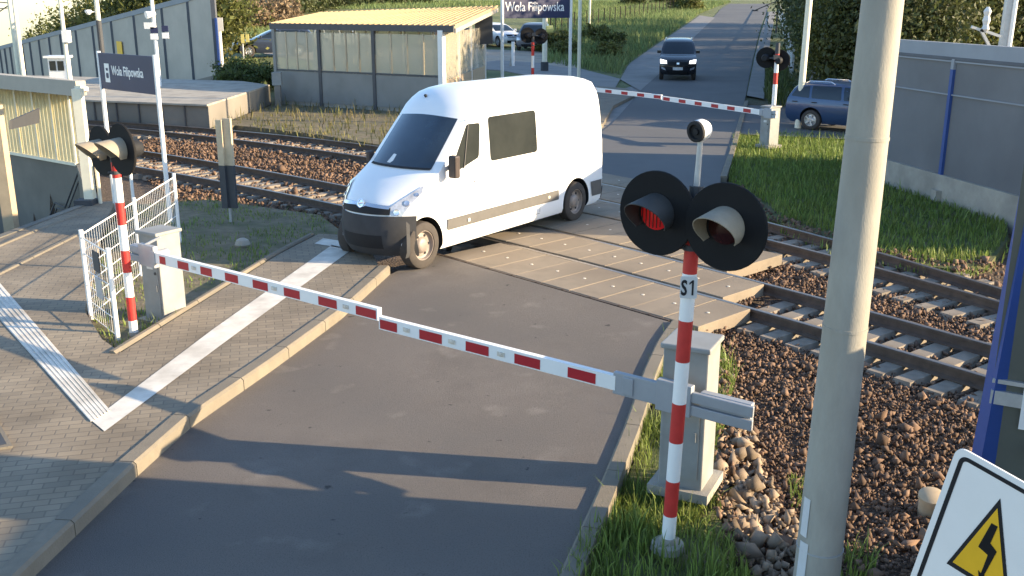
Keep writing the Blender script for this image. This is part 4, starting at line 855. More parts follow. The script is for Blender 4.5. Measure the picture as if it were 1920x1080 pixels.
# ------------------------------------------------------------------ barriers
def barrier(label, cab, X, h, pivot, tip, stripes, arm=.35, tail=.7, hb=.125, lamps=(), wcab=.36, lab_cat='barrier', grp='half barriers at the crossing', cabinet=True):
    """cab: cabinet centre on the ground, X: direction away from the road along the boom"""
    cab = Vector(cab); X = Vector(X).normalized(); Y = Vector((-X.y, X.x, 0)); t = thing('barrier', label, lab_cat, cab, 0, grp); ax = (X, Y, Vector((0, 0, 1)))
    mb = MB(); mb.box((0, 0, (h-.06)/2+.02), (wcab, wcab, h-.06), ax=ax); mb.build('cabinet', 'grey_box', t, bevel=.012)
    mb = MB(); mb.box((0, 0, h-.02), (wcab+.04, wcab+.06, .045), ax=ax); mb.build('lid', 'grey_box', t, bevel=.012)
    mb = MB(); mb.box((0, 0, .0), (wcab+.14, wcab+.14, .08), ax=ax); mb.build('plinth', 'concrete', t)
    mb = MB(); mb.box(-Y*(wcab/2+.004)+Vector((0, 0, h*.38)), (wcab*.78, .012, h*.55), ax=ax); mb.box(-Y*(wcab/2+.014)+X*wcab*.3+Vector((0, 0, h*.4)), (.02, .02, .08), ax=ax); mb.build('door', 'grey_box', t)
    mb = MB(); mb.lathe([(.018, 0), (.018, .012), (0, .014)], -Y*(wcab/2+.008)+X*wcab*.28+Vector((0, 0, h*.56)), -Y, 10); mb.build('lock', 'anthracite', t)
    mb = MB(); mb.plate([(-.05, h*.60), (.06, h*.60), (.06, h*.655), (-.05, h*.655)], -Y*(wcab/2+.012), X, (0, 0, 1), .002); mb.build('rating_plate', 'sticker', t)
    p = Vector(pivot)-cab; q = Vector(tip)-cab; D = (q-p).normalized(); up = Vector((0, 0, 1)); up = (up-D*up.dot(D)).normalized(); Sd = D.cross(up); ln = (q-p).length
    mb = MB(); mb.box(p+D*arm/2*.9, (arm*1.2, .05, .19), ax=(D, -Sd, up)); mb.box(p-D*.05, (.30, .07, .26), ax=(D, -Sd, up)); mb.box(p+D*arm*.75, (.10, .075, .15), ax=(D, -Sd, up))
    mb.tube(p+Y*.0, p+Y*.24, .05, n=14); mb.bar(p+up*.12-D*.1, p+up*.2+Y*.16, .03, .03); bo = mb.build('boom_holder', 'grey_arm', t, bevel=.006)
    if tail:
        mb = MB(); mb.box(p-D*(tail/2+.1)+up*.04, (tail, .04, .085), ax=(D, -Sd, up)); mb.box(p-D*(tail/2+.1)-up*.07, (tail, .04, .085), ax=(D, -Sd, up)); mb.box(p-D*(tail*.62+.1)-up*.012+Y*.05, (tail*.7, .07, .20), ax=(D, -Sd, up)); mb.build('counterweight', 'grey_arm', t, bevel=.006)
    mb = MB(); mb.cm = 0; a = p+D*arm; mb.box((a+q)/2, ((q-a).length, .055, hb), ax=(D, -Sd, up)); mb.cm = 1
    for s0, s1 in stripes:
        for sd_ in (1, -1): mb.box(p+D*(s0+s1)/2+Sd*sd_*.0285-up*.006, (s1-s0, .004, hb*.72), ax=(D, -Sd, up))
    bm_ = mb.build('boom', ['white', 'red_sheet'], t)
    for s0 in lamps:
        mb = MB(); side = 1 if Sd.dot(Vector((-cab.x, -cab.y, 0))) > 0 else -1; c = p+D*s0+Sd*side*.03; mb.box(c, (.075, .012, .04), ax=(D, -Sd, up)); mb.lathe([(.022, 0), (.02, .012), (0, .016)], c, Sd*side, 12); mb.build('boom_lamp', 'bolt', bm_)
    return t
# right half barrier
X = Vector((.76, -.65, 0)); piv = Vector((1.245, 7.405, 0)); piv.z = zat(1240, 742, piv); tip = at(714, 604, .93)
def boom_s(px, py_, a, b_):  # distance along the boom seen at column px
    a = Vector(a); b_ = Vector(b_); best = min((abs((960+F*(a.lerp(b_, f).x)/(CP*a.lerp(b_, f).y-SP*(a.lerp(b_, f).z-HC)))-px), f) for f in [i/800 for i in range(801)]); return best[1]*(b_-a).length
ss = [(boom_s(x1, 0, piv, tip), boom_s(x0, 0, piv, tip)) for x0, x1 in ((716, 748), (790, 832), (877, 920), (968, 1016), (1068, 1120))]
barrier('lowered half barrier right of the road behind the S1 signal, long grey counterweight', (1.46, 7.66, 0), Vector((.9, -.44, 0)), 1.27, piv, tip, ss, arm=(piv-tip).length*.155, tail=.60,
        lamps=[boom_s(x, 0, piv, tip) for x in (766, 851, 943)], wcab=.37)
piv = at(283, 480, .99); tip = at(712, 589, .96)
ss = [(boom_s(x0, 0, piv, tip), boom_s(x1, 0, piv, tip)) for x0, x1 in ((303, 314), (337, 357), (380, 401), (426, 450), (478, 506), (536, 566), (601, 635), (671, 709))]
barrier('lowered half barrier on the left, its boom crossing the pavement', (-4.38, 12.13, 0), Vector((.85, -.53, 0)), 1.17, piv, tip, ss, arm=.10, tail=.30, lamps=[boom_s(x, 0, piv, tip) for x in (367, 518, 652)], wcab=.35)
piv = Vector((6.95, 27.55, .93)); tip = at(1242, 184, .92)
L_ = (tip-piv).length; ss = [(boom_s(x1, 0, piv, tip), boom_s(x0, 0, piv, tip)) for x0, x1 in ((1245, 1257), (1274, 1287), (1304, 1317), (1335, 1348), (1365, 1379), (1395, 1409))]
barrier('far half barrier lowered from the grey cabinet on the sunlit grass', (7.12, 27.85, 0), Vector((.52, -.85, 0)), 1.10, piv, tip, ss, arm=.3, tail=.25, hb=.14, wcab=.36)
tip = at(1241, 182, .93); d_ = Vector((1.86-4.71, 36.3-32.04, 0)).normalized(); piv = Vector((tip.x, tip.y, .92))+d_*5.2
ss = [(boom_s(x0, 0, piv, tip), boom_s(x1, 0, piv, tip)) for x0, x1 in ((1105, 1119), (1136, 1148), (1166, 1178), (1196, 1209), (1227, 1240))]
barrier('far half barrier reaching out from behind the white van', (piv.x-.1, piv.y+.25, 0), -d_, 1.10, piv, tip, ss, arm=.3, tail=.25, hb=.14, wcab=.36)
# ------------------------------------------------------------------ poles
def pole(name, label, base, top, r0, r1, m, cat='pole', grp=None, n=28, bands=(), seg=6):
    base = Vector(base); top = Vector(top); mb = MB(); pts = [base.lerp(top, i/seg) for i in range(seg+1)]; t = thing(name, label, cat, base, 0, grp)
    for i in range(seg): mb.tube(pts[i]-base, pts[i+1]-base, r0+(r1-r0)*i/seg, r0+(r1-r0)*(i+1)/seg, n=n, caps=(i in (0, seg-1)))
    mb.build('shaft', m, t, smooth=True)
    for z, mm, hh in bands:
        f = (z-base.z)/(top.z-base.z); c = base.lerp(top, f)-base; rr = r0+(r1-r0)*f+.004; mb = MB(); mb.lathe([(rr-.006, -hh/2), (rr, -hh/2), (rr, hh/2), (rr-.006, hh/2)], c, top-base, 28); mb.build('band', mm, t, smooth=True)
    return t
b = Vector((2.085, 6.07, -.2)); tp = Vector((2.24, 6.05, 9.0))
pp = pole('concrete_pole', 'tall round grey concrete pole in the right foreground, sunlit along its right edge', b, tp, .157, .072, 'pole_concrete', bands=((.33, 'galv', .012), (1.9, 'pole_concrete', .02), (3.1, 'pole_concrete', .02)), seg=10)
mb = MB(); 
for z0, z1, a0, a1 in ((.12, .40, 195, 222), (.44, .72, 190, 214)):
    vs = []; k = 6
    for z in (z0, z1):
        f = (z+.2)/9.2; c = b.lerp(tp, f)-b
        for i in range(k+1): a = R(a0+(a1-a0)*i/k); vs.append(c+Vector((math.cos(a), math.sin(a), 0))*(.161-.0092*(z+.2)))
    mb.raw(vs, [(i, i+1, k+2+i, k+1+i) for i in range(k)])
mb.build('sticker', 'sticker', pp)
b = at(1496, 240); pole('lamp_post', 'slim grey post beside the parked blue car, bright along its right side', b, b+Vector((.10, 0, 9)), .105, .085, 'cream_steel', 'pole')
# ------------------------------------------------------------------ near noise wall with blue post, warning sign, pipe cap
nb = Vector((3.40, 6.67, 0)); e1 = Vector((4.95, 5.80, 0)); U = (e1-nb).normalized()
nw = thing('noise_barrier', 'grey-green barrier wall with a blue steel post at the right picture edge', 'wall', nb, 0)
mb = MB(); mb.bar((-.01, 0, -.2), (.17, 0, 4.0), .15, .105, up=(1, 0, 0)); mb.build('post', 'blue_steel', nw)
mb = MB(); mb.bar(U*.02+Vector((.0, 0, 1.9)), U*1.78+Vector((0, 0, 1.9)), .05, 4.0); mb.build('panel', 'shed_panel', nw)
mb = MB(); mb.bar(U*.05+Vector((-.05, -.02, 1.2)), U*1.7+Vector((-.05, -.02, 1.2)), .04, .10); mb.bar(U*.05+Vector((-.05, -.02, 1.32)), U*1.7+Vector((-.05, -.02, 1.32)), .03, .03); mb.build('rail', 'galv', nw)
mb = MB(); Wn = Vector((-U.y, U.x, 0)); Wn = Wn if Wn.dot(Vector((-1, -1, 0))) > 0 else -Wn
o_ = U*.22+Wn*.06; 
mb.plate([(0, 1.0), (.9, 1.0), (.9, 1.36), (0, 1.36)], o_, U, (0, 0, 1), .012); mb.build('notice', 'paper', nw)
mb = MB(); mb.plate([(.02, 1.37), (.9, 1.37), (.9, 2.0), (.02, 2.0)], o_, U, (0, 0, 1), .012); mb.build('notice_board', 'board_maroon', nw)
mb = MB(); c = o_+U*.12+Vector((0, 0, .86))+Wn*.05; mb.lathe([(.05, 0), (.05, .05), (.03, .06), (0, .06)], c, Wn, 16); mb.build('round_fitting', 'cap_tan', nw)
hu = thing('hut', 'grey-green hut shape, unseen, added beyond the right picture edge to shade the road', 'hut', (6.1, 3.67, 0)); mb = MB(); mb.box((0, 0, 1.11), (2.7, 3.76, 2.62)); mb.build('wall', 'shed_panel', hu)  # unseen block, added and sized for the shade it throws over the near road
mb = MB(); mb.box((0, 0, 2.45), (2.8, 3.84, .10)); mb.build('roof', 'dark_steel', hu); mb = MB(); mb.box((-1.36, .4, 1.0), (.05, .9, 2.0)); mb.build('door', 'blue_steel', hu)
# high voltage sign, a tilted board on a thin post
TL = atd(1795, 835, 2.6); TRr = atd(1920, 905, 2.45); BL = atd(1735, 1080, 2.65); Us = (TRr-TL).normalized(); Vs = (BL-TL); Vs = (Vs-Us*Vs.dot(Us)).normalized(); Ns = Us.cross(Vs)
if Ns.dot(Vector((0, 0, HC))-TL) < 0: Ns = -Ns
sg_ = thing('warning_sign', 'white board with black border and yellow high-voltage triangle in the lower right corner', 'sign', (TL.x, TL.y, 0)); o0 = TL-Vector((TL.x, TL.y, 0))
def puv(px, py): 
    q = on_plane(px, py, TL, Ns)-TL; return (q.dot(Us), q.dot(Vs))
def splate(mb, poly, off, th=.001): 
    a = [o0+Us*p[0]+Vs*p[1]+Ns*off for p in poly]; mb.face(*a) if (a[1]-a[0]).cross(a[2]-a[1]).dot(Ns) > 0 else mb.face(*a[::-1])
W_, H_ = .40, .62
frame = rnd([(0, 0), (W_, 0), (W_, H_), (0, H_)], .035, 8)
mb = MB(); a = [o0+Us*p[0]+Vs*p[1] for p in frame]; bk = [p-Ns*.006 for p in a]; n_ = len(a); mb.raw(a+bk, [tuple(range(n_)), tuple(range(2*n_-1, n_-1, -1))]+[(i, n_+i, n_+(i+1) % n_, (i+1) % n_) for i in range(n_)]); mb.build('board', 'white', sg_)
mb = MB(); e = .010
fr2 = rnd([(.018, .018), (W_-.018, .018), (W_-.018, H_-.018), (.018, H_-.018)], .028, 8); fr3 = rnd([(.031, .031), (W_-.031, .031), (W_-.031, H_-.031), (.031, H_-.031)], .014, 8)
for i in range(len(fr2)): 
    j = (i+1) % len(fr2); splate(mb, [fr2[i], fr2[j], fr3[j], fr3[i]], .001)
mb.build('border', 'black', sg_)
A_, B_, C_ = puv(1876, 934), puv(1775, 1056), puv(1893, 1130)
tri = [A_, B_, C_]; g_ = (sum(p[0] for p in tri)/3, sum(p[1] for p in tri)/3); inn = [(p[0]+(g_[0]-p[0])*.17, p[1]+(g_[1]-p[1])*.17) for p in tri]
mb = MB(); splate(mb, tri, .0012); mb.build('triangle_edge', 'black', sg_)
mb = MB(); splate(mb, inn, .0022); tr_ = mb.build('triangle', 'yellow', sg_)
bolt = [(1861, 979), (1872, 987), (1858, 1015), (1868, 1034), (1842, 1075), (1838, 1082), (1836, 1072), (1838, 1074), (1853, 1040), (1835, 1024)]
mb = MB(); P = [puv(*p) for p in [(1860, 980), (1872, 987), (1858, 1018), (1870, 1034), (1846, 1078), (1850, 1082), (1836, 1090), (1835, 1068), (1840, 1074), (1853, 1040), (1835, 1024)]]; splate(mb, P, .0032); mb.build('lightning_bolt', 'board_black', tr_)
mb = MB(); c = o0+Us*.2+Vs*.35-Ns*.03; mb.tube((c.x, c.y, 0-.1), (c.x, c.y, c.z+.15), .022, n=12); mb.build('post', 'galv', sg_, smooth=True)
c = at(1748, 925, .0); mb = MB(); mb.lathe([(.095, -.25), (.095, -.06), (.105, -.055), (.105, -.02), (.07, -.005), (0, .0)], (0, 0, 0), (-.1, -.25, 1), 24); o = mb.build('pipe_cap', 'cap_tan', smooth=True); o.location = c; tag(o, 'flat round tan cap in the dark ballast left of the warning sign', 'pipe cap')
c = at(455, 460, .05); mb = MB(); mb.lathe([(0, -.06), (.09, -.05), (.13, .02), (.10, .09), (.04, .12), (0, .12)], (0, 0, 0), (0, 0, 1), 9); o = mb.build('stone', 'concrete', smooth=True); o.location = c; tag(o, 'pale round stone lying in the shaded grass before the tracks', 'stone')
mb = MB(); c0 = at(24, 838, KH); u = (at(0, 797, KH)-c0).normalized(); v = Vector((-abs(u.y), -abs(u.x)*.6, 0)).normalized(); P = [c0, c0+u*.9, c0+u*.9+v*.6, c0+v*.6]; mb.prism([(p.x, p.y) for p in P], KH-.1, KH+.012); mb.cm = 1; c = sum(P, Vector())/4; mb.prism([((p.x-c.x)*.88+c.x, (p.y-c.y)*.88+c.y) for p in P], KH-.05, KH+.016); tag(mb.build('drain_cover', ['kerb', 'anthracite']), 'dark drain cover set in the pavement at the left picture edge', 'drain cover')
# ------------------------------------------------------------------ white mesh fence and boards on the left
def mesh_fence(label, A, B, h, posts, step=.085, hor=.2, z0=.08):
    A = Vector(A); B = Vector(B); t = thing('mesh_fence', label, 'fence', A, 0, 'white mesh fence panels by the left barrier'); D = B-A; ln = D.length
    mb = MB(); n = int(ln/step)
    for i in range(n+1): p = D*(i/n); mb.bar((p.x, p.y, z0), (p.x, p.y, h), .0032, .0032)
    k = max(2, int((h-z0)/hor))
    for j in range(k+1): z = z0+(h-z0)*j/k; mb.bar((0, 0, z), (D.x, D.y, z), .006, .010 if j < k else .02)
    mb.build('mesh_panel', 'white', t)
    for f in posts: mb = MB(); p = D*f; mb.tube((p.x, p.y, -.1), (p.x, p.y, h+.06), .028, n=10); mb.build('post', 'white', t)
    return t
a = at(172, 603); b = at(338, 458); h_ = zat(158, 440, a)
mesh_fence('long white wire mesh fence running back from the left barrier toward the tracks', a, b, h_, (0, .5, 1))
c = at(222, 642); mesh_fence('short white wire mesh panel beside the left striped signal post', a, c, h_*.97, (1,))
mb = MB(); t = thing('notice_boards', 'two small grey notice boards fixed to the short white mesh panel', 'sign', (a+c)/2); D = (c-a).normalized(); Nn = Vector((D.y, -D.x, 0)); Nn = Nn if Nn.y < 0 else -Nn
for z in (.45, .78): mb = MB(); mb.plate([(-.03, z), (.2, z), (.2, z+.25), (-.03, z+.25)], Nn*.02, D, (0, 0, 1), .012); mb.build('board', 'anthracite' if z > .5 else 'galv', t)
b = at(432, 420); t = thing('trackside_marker', 'pair of narrow tan boards with dark lower halves beside the near track', 'track marker', b)
for px0, px1, tp_ in ((411, 421, 225), (424, 438, 222)):
    x0 = atd(px0, 300, b.y+.05).x-b.x; x1 = atd(px1, 300, b.y-.05).x-b.x; zt = zat(420, tp_, b); zm = zat(420, 310, b); zb = zat(420, 390, b)
    mb = MB(); mb.cm = 0; mb.box(((x0+x1)/2, 0, (zt+zm)/2), (x1-x0, .05, zt-zm), rz=R(-20)); mb.cm = 1; mb.box(((x0+x1)/2, 0, (zm+zb)/2), (x1-x0, .05, zm-zb), rz=R(-20)); mb.build('board', ['tan', 'anthracite'], t)
mb = MB(); mb.tube((0, .04, -.2), (0, .04, 1.2), .022, n=10); mb.build('stem', 'galv', t)
# ------------------------------------------------------------------ station signs
def station_sign(label, A, B, z0, z1, zt, size, logo=True, face=None, toff=.25, rp=.04, pole_top=(None, None), squeeze=.8, txt_z=.38):
    A = Vector(A); B = Vector(B); t = thing('station_sign', label, 'sign', A, 0); D = B-A; U = D.normalized(); Nn = Vector((U.y, -U.x, 0)); ln = D.length
    mb = MB(); mb.box(D/2+Vector((0, 0, (z0+z1)/2)), (ln-.06, .05, z1-z0), ax=(U, -Nn, Vector((0, 0, 1)))); bd = mb.build('board', 'sign_blue', t)
    o = U*(ln*toff)+Nn*.027+Vector((0, 0, z0+(z1-z0)*txt_z)); mb = MB(); text_mesh(mb, 'Wola Filipowska', size, o, U, (0, 0, 1), .002, squeeze, .004); mb.build('lettering', 'white', bd)
    if logo:
        h = (z1-z0)*.52; o = U*(ln*.11)+Nn*.027+Vector((0, 0, z0+(z1-z0)*.2)); w_ = h*.52; mb = MB(); mb.plate([(0, 0), (w_, 0), (w_, h), (0, h)], o, U, (0, 0, 1), .002); lg = mb.build('symbol', 'white', bd)
        mb = MB(); o2 = o+Nn*.003; mb.plate([(w_*.3, h*.62), (w_*.75, h*.62), (w_*.75, h*.76), (w_*.3, h*.76)], o2, U, (0, 0, 1), .001); mb.plate(rnd([(w_*.25, h*.22), (w_*.8, h*.22), (w_*.8, h*.5), (w_*.25, h*.5)], .03), o2, U, (0, 0, 1), .001); mb.build('symbol_mark', 'sign_blue', lg)
    for p, pt in ((Vector(), pole_top[0] or zt), (D, pole_top[1] or zt)): mb = MB(); mb.tube((p.x, p.y, -.2), (p.x, p.y, pt), rp, n=14); mb.build('post', 'white', t, smooth=True)
    return t
A = at(217, 392); B = at(320, 420); station_sign('dark blue station name sign on two white posts at the left, behind the mesh fence', A, B, zat(304, 178, B), zat(304, 106, B), zat(304, 103, B), .235, squeeze=.72, toff=.24, txt_z=.42)
B = Vector((at(1068, 160).x, at(1068, 160).y, 0)); A = Vector((at(942, 166).x, at(942, 166).y, 0)); 
station_sign('dark blue station name sign standing behind the shelter, above the van roof', A, B, zat(1000, 34, (A+B)/2), zat(1000, -14, (A+B)/2), zat(1000, -20, (A+B)/2), .58, logo=False, toff=.04, rp=.075, squeeze=.80, txt_z=.28)
# ------------------------------------------------------------------ posts and small signs in the background
def post(name, label, px, row_base, row_top, r, m, cat='post', grp=None, parts=(), z=None):
    b = att(px, row_base) if z is None else at(px, row_base, z); zt = zat(px, row_top, b); t = thing(name, label, cat, b, 0, grp); mb = MB(); mb.tube((0, 0, -.1), (0, 0, zt-b.z), r, n=12); mb.build('shaft', m, t, smooth=True); return t, b
def board(t, b, px0, py0, px1, py1, m, name='board', th=.04, dy=-.08, rot=0):
    z0, z1 = zat(px0, py1, b), zat(px0, py0, b); x0, x1 = atd(px0, py0, b.y).x, atd(px1, py0, b.y).x
    mb = MB(); mb.box(((x0+x1)/2-b.x, dy, (z0+z1)/2-b.z), (x1-x0, th, z1-z0), rz=rot); return mb.build(name, m, t)
t, b = post('sign_post', 'white post carrying a blank pale sign at the end of the grey wall', 419, 153, 33, .085, 'white', 'sign'); board(t, b, 384, 33, 418, 58, 'sky_white')
t, b = post('sign_post', 'thin post with two small pale yellow plates before the bushes', 460, 152, 80, .04, 'galv', 'sign'); board(t, b, 452, 64, 458, 81, 'yellow_pale'); board(t, b, 461, 64, 467, 79, 'yellow_pale')
t, b = post('lamp_post', 'white platform mast with speaker and small boards, above the left station sign', 300, 163, -30, .07, 'white', 'pole', z=.64)
for a in ((271, 42, 289, 54, 'white'), (283, 51, 297, 62, 'sign_blue'), (283, 63, 297, 74, 'white'), (304, 48, 316, 59, 'sign_blue'), (305, 61, 317, 72, 'white')): board(t, b, *a)
mb = MB(); p = Vector((atd(292, 25, b.y).x-b.x, -.1, zat(292, 25, b)-b.z)); mb.tube(p, p+Vector((-.25, -.25, -.06)), .08, .14, n=14); mb.bar(p, (0, 0, p.z), .03); mb.build('speaker', 'white', t)
t, b = post('lamp_post', 'platform mast at the left with a black and white lower half', 199, 168, -30, .085, 'cream_steel', 'pole', z=.64); mb = MB(); zz = [zat(198, r_, b)-b.z for r_ in (110, 38)]
mb.tube((0, 0, .1), (0, 0, zz[1]), .10, n=12); mb.build('dark_sleeve', 'anthracite', t); mb = MB(); p = Vector((-.3, -.1, zat(190, 22, b)-b.z)); mb.lathe([(.05, -.1), (.12, -.02), (.12, .06), (0, .08)], p, (0, 0, 1), 12); mb.bar(p, (0, 0, p.z), .04); mb.build('lamp_head', 'white', t)
t, b = post('lamp_post', 'platform mast with a white box, third from the left', 133, 172, -30, .07, 'cream_steel', 'pole', z=.64); board(t, b, 120, 57, 131, 79, 'white', 'box', .3, -.1); mb = MB(); p = Vector((.12, -.1, zat(136, 76, b)-b.z)); mb.lathe([(0, -.1), (.12, -.08), (.15, .1), (.05, .35), (0, .4)], p, (0, 0, 1), 10); mb.build('speaker', 'galv', t)
t, b = post('catenary_mast', 'slim white mast rising before the far end of the grey noise wall', 50, 185, -30, .08, 'cream_steel', 'pole', z=.2)
t, b = post('catenary_mast', 'thick pale mast at the far left with overhead wires', 37, 150, -30, .13, 'cream_steel', 'pole', z=-1.0); 
mb = MB(); zc = 6.2-b.z
for k, (dx, dz, sag) in enumerate(((-14, 1.0, .5), (-14, .3, .4), (-16, -.6, .2))): 
    P = [Vector((dx*i/8, -1.5*i/8, 4.4+dz*i/8-sag*math.sin(math.pi*i/8))) for i in range(9)]; mb.path(P, .02, 5)
mb.bar((0, 0, 4.6), (-2.2, -.3, 3.2), .06); mb.bar((0, 0, 4.7), (-2.4, -.3, 4.9), .06); mb.build('overhead_wires', 'anthracite', t)
t, b = post('bollard', 'white marker bollard behind the van roof, in front of the dark silver car', 962, 126, 78, .10, 'white', 'bollard'); mb = MB(); mb.tube((-.10, .08, 0), (-.02, .06, .9), .16, .05, n=8); mb.build('foot', 'concrete', t)
t, b = post('utility_pole', 'pole with a dark foot behind the van, beside the distant signal', 1021, 134, -40, .14, 'cream_steel', 'pole'); mb = MB(); mb.lathe([(.22, -.1), (.22, .5), (.15, .52)], (0, 0, 0), (0, 0, 1), 12); mb.build('foot', 'anthracite', t); mb = MB(); mb.lathe([(.0, -.2), (.22, -.18), (.22, .18), (0, .2)], (.28, -.05, zat(1030, 55, b)-b.z), (1, 0, .1), 10); mb.build('mirror', 'yellow_pale', t)
post('utility_pole', 'thin galvanised pole right of the distant station sign', 1085, 152, -40, .085, 'cream_steel', 'pole')
post('fence_post', 'lone dark post standing in the tall grass', 1105, 62, -6, .10, 'cream_steel', 'post')
# ------------------------------------------------------------------ left platform, stairwell, canopy
C1 = at(393, 234); D1 = Vector((-9.6, 40.4)); E1_ = at(180, 224); F1 = Vector((-22.5, 39.2))
mb = MB(); pl = [(C1.x, C1.y), (D1.x, D1.y), (-11.2, 42.3), (-26, 47), (F1.x, F1.y), (E1_.x, E1_.y)]; mb.prism(pl, -1.6, .60); t = thing('platform', 'low concrete station platform on the left beyond the far track', 'platform', (0, 0, 0))
mb.build('platform_body', 'platform_concrete', t)
mb = MB(); mb.prism([(p[0]*1.0, p[1]-.12) if i in (0, 4, 5) else p for i, p in enumerate(pl)], .602, .66); mb.build('platform_slab', 'concrete', t)
mb = MB(); P = [Vector((F1.x, F1.y, 0)), Vector((E1_.x, E1_.y, 0)), Vector((C1.x, C1.y, 0))]
for a, b in zip(P, P[1:]):
    for i in range(5): p = a.lerp(b, i/5); mb.box((p.x, p.y-.02, .2), (.04, .05, .9))
mb.build('joint', 'dark_steel', t)
# stairwell walls (the opening is cut into the land)
t = thing('stairwell', 'sunken concrete stairwell with a metal handrail at the left picture edge', 'stairwell', (0, 0, 0)); HOLE = [(-8.75, 12.5), (-8.42, 16), (-8.10, 19.15), (-10.3, 24.0), (-13.4, 26.45), (-18, 29.9), (-19, 12.5)]
def vwall(mb, a, b, z0, z1, th=.18):
    a = Vector((a[0], a[1], 0)); b = Vector((b[0], b[1], 0)); mb.bar((a.x, a.y, (z0+z1)/2), (b.x, b.y, (z0+z1)/2), th, z1-z0)
mb = MB()
vwall(mb, (-18, 29.9), (-10.3, 24.0), -3.4, .12); vwall(mb, (-10.36, 23.95), (-8.15, 19.3), -3.4, .10); vwall(mb, (-8.2, 19.0), (-8.52, 16), -3.4, .135, .14); vwall(mb, (-8.53, 15.95), (-8.85, 12.5), -3.4, .13, .14); mb.build('wall', 'wall_concrete', t)
mb = MB(); mb.prism(HOLE, -3.5, -3.2); mb.build('floor', 'wall_concrete', t)
mb = MB(); wy = lambda px, py, d=0: on_plane(px, py, Vector((-10.3, 24.0, 0))+Vector((-.6, -.8, 0))*(.22+d), Vector((-.607, -.795, 0)).normalized())
mb.path([wy(90, 414), wy(103, 380), wy(122, 389), wy(147, 322)], .022, 8); mb.path([wy(95, 420), wy(107, 390), wy(126, 397), wy(151, 330)], .018, 8); mb.build('handrail', 'dark_steel', t)
M['ribbed_t'] = mat('ribbed_translucent', (.80, .72, .46), .6, .12, 2, trans=.75)
cn = thing('stair_canopy', 'stair canopy with cream ribbed wall and sloping roof at the left picture edge', 'canopy', (0, 0, 0)); wn = Vector((-.607, -.795, 0)).normalized(); wt = Vector((.795, -.607, 0))
a = Vector((-10.42, 24.05, .12)); ztop = zat(155, 176, a)
mb = MB()
for i in range(46): 
    s0 = -i*.17; p = a+wt*s0; q = a+wt*(s0-.17); o1, o2, o3 = wn*.0, wn*.05, wn*.05
    P = [p, p+wt*-.05+wn*.05, p+wt*-.11+wn*.05, q]
    for u, v in zip(P, P[1:]): mb.face((u.x, u.y, .12), (v.x, v.y, .12), (v.x, v.y, ztop), (u.x, u.y, ztop))
mb.build('ribbed_wall', 'ribbed_t', cn)
mb = MB()
for i in range(9): p = a+wt*(-.02-i*.85)+wn*.075; mb.bar((p.x, p.y, .10), (p.x, p.y, ztop), .045, .045)
mb.bar(a+wn*.07+Vector((0, 0, -.03)), a+wn*.07-wt*8+Vector((0, 0, -.03)), .09, .07); mb.build('frame', 'cream_steel', cn)
A1 = atd(160, 151, 24.7); B1 = atd(141, 152, 22.9); mb = MB(); bk = -wt*9
top_ = [A1, B1, B1+bk+Vector((0, 0, -.02)), A1+bk]; th = Vector((0, 0, -.34)); mb.raw(top_+[p+th for p in top_], [(0, 1, 2, 3), (7, 6, 5, 4), (0, 4, 5, 1), (1, 5, 6, 2), (2, 6, 7, 3), (3, 7, 4, 0)]); mb.build('roof', 'roof_light', cn)
p = at(172, 393); zz = zat(166, 166, p); mb = MB(); mb.box((p.x, p.y, zz/2), (.17, .17, zz)); mb.build('post', 'cream_steel', cn); mb = MB(); mb.box((p.x-.05, p.y-.1, .16), (.34, .3, .12)); mb.build('post_foot', 'anthracite', cn)
p2_ = Vector((p.x, p.y, zz)); mb = MB(); mb.bar(p2_, A1+Vector((0, 0, -.2)), .10, .10); mb.build('beam', 'cream_steel', cn)
mb = MB(); P = [atd(17, 226, 20.6), atd(70, 203, 22.6), atd(70, 231, 22.6), atd(17, 243, 20.6)]; mb.raw(P+[q+Vector((.03, .05, 0)) for q in P], [(0, 1, 2, 3), (7, 6, 5, 4), (0, 4, 5, 1), (1, 5, 6, 2), (2, 6, 7, 3), (3, 7, 4, 0)]); dsn = mb.build('hanging_board', 'anthracite', cn)
p = atd(4, 300, 20.0); mb = MB(); mb.box((p.x, p.y, .2), (.22, .22, 3.4)); mb.build('pillar', 'cap_tan', cn)
hr = thing('handrail', 'white tubular handrail beside the stairwell at the very left edge', 'handrail', (-8.28, 15.6, KH)); mb = MB()
for x, y in ((0, 0), (-.06, -1.0)): mb.tube((x, y, 0), (x, y, .95), .03, n=10)
mb.path([(0, 0, .95), (-.03, .06, 1.0), (-.06, -1.0, .95), (-.1, -2, .95)], .028); mb.build('tube', 'white', hr)
t, b = post('gate_post', 'thin white post at the corner of the stairwell and the mesh fence', 252, 393, 318, .03, 'white', 'post')
t, b = post('gate_post', 'thin cream post just right of the canopy column', 190, 393, 310, .035, 'cream_steel', 'post')
# kiosk on the platform
b = at(115, 160, .64); ks = thing('notice_cabinet', 'white notice cabinet with two dark panes on the left platform', 'notice cabinet', b); x1 = atd(131, 150, b.y).x-b.x; x0 = atd(99, 150, b.y).x-b.x; zt = zat(115, 108, b)-b.z
mb = MB(); mb.box(((x0+x1)/2, 0, zt/2), (x1-x0, .5, zt)); mb.box(((x0+x1)/2, -.05, zt+.04), (x1-x0+.2, .7, .08)); mb.build('case', 'white', ks)
for k in (0, 1): mb = MB(); mb.box((x0+(x1-x0)*(.27+.46*k), -.26, zt*.72), ((x1-x0)*.36, .03, zt*.34)); mb.build('pane', 'glass_dark', ks)
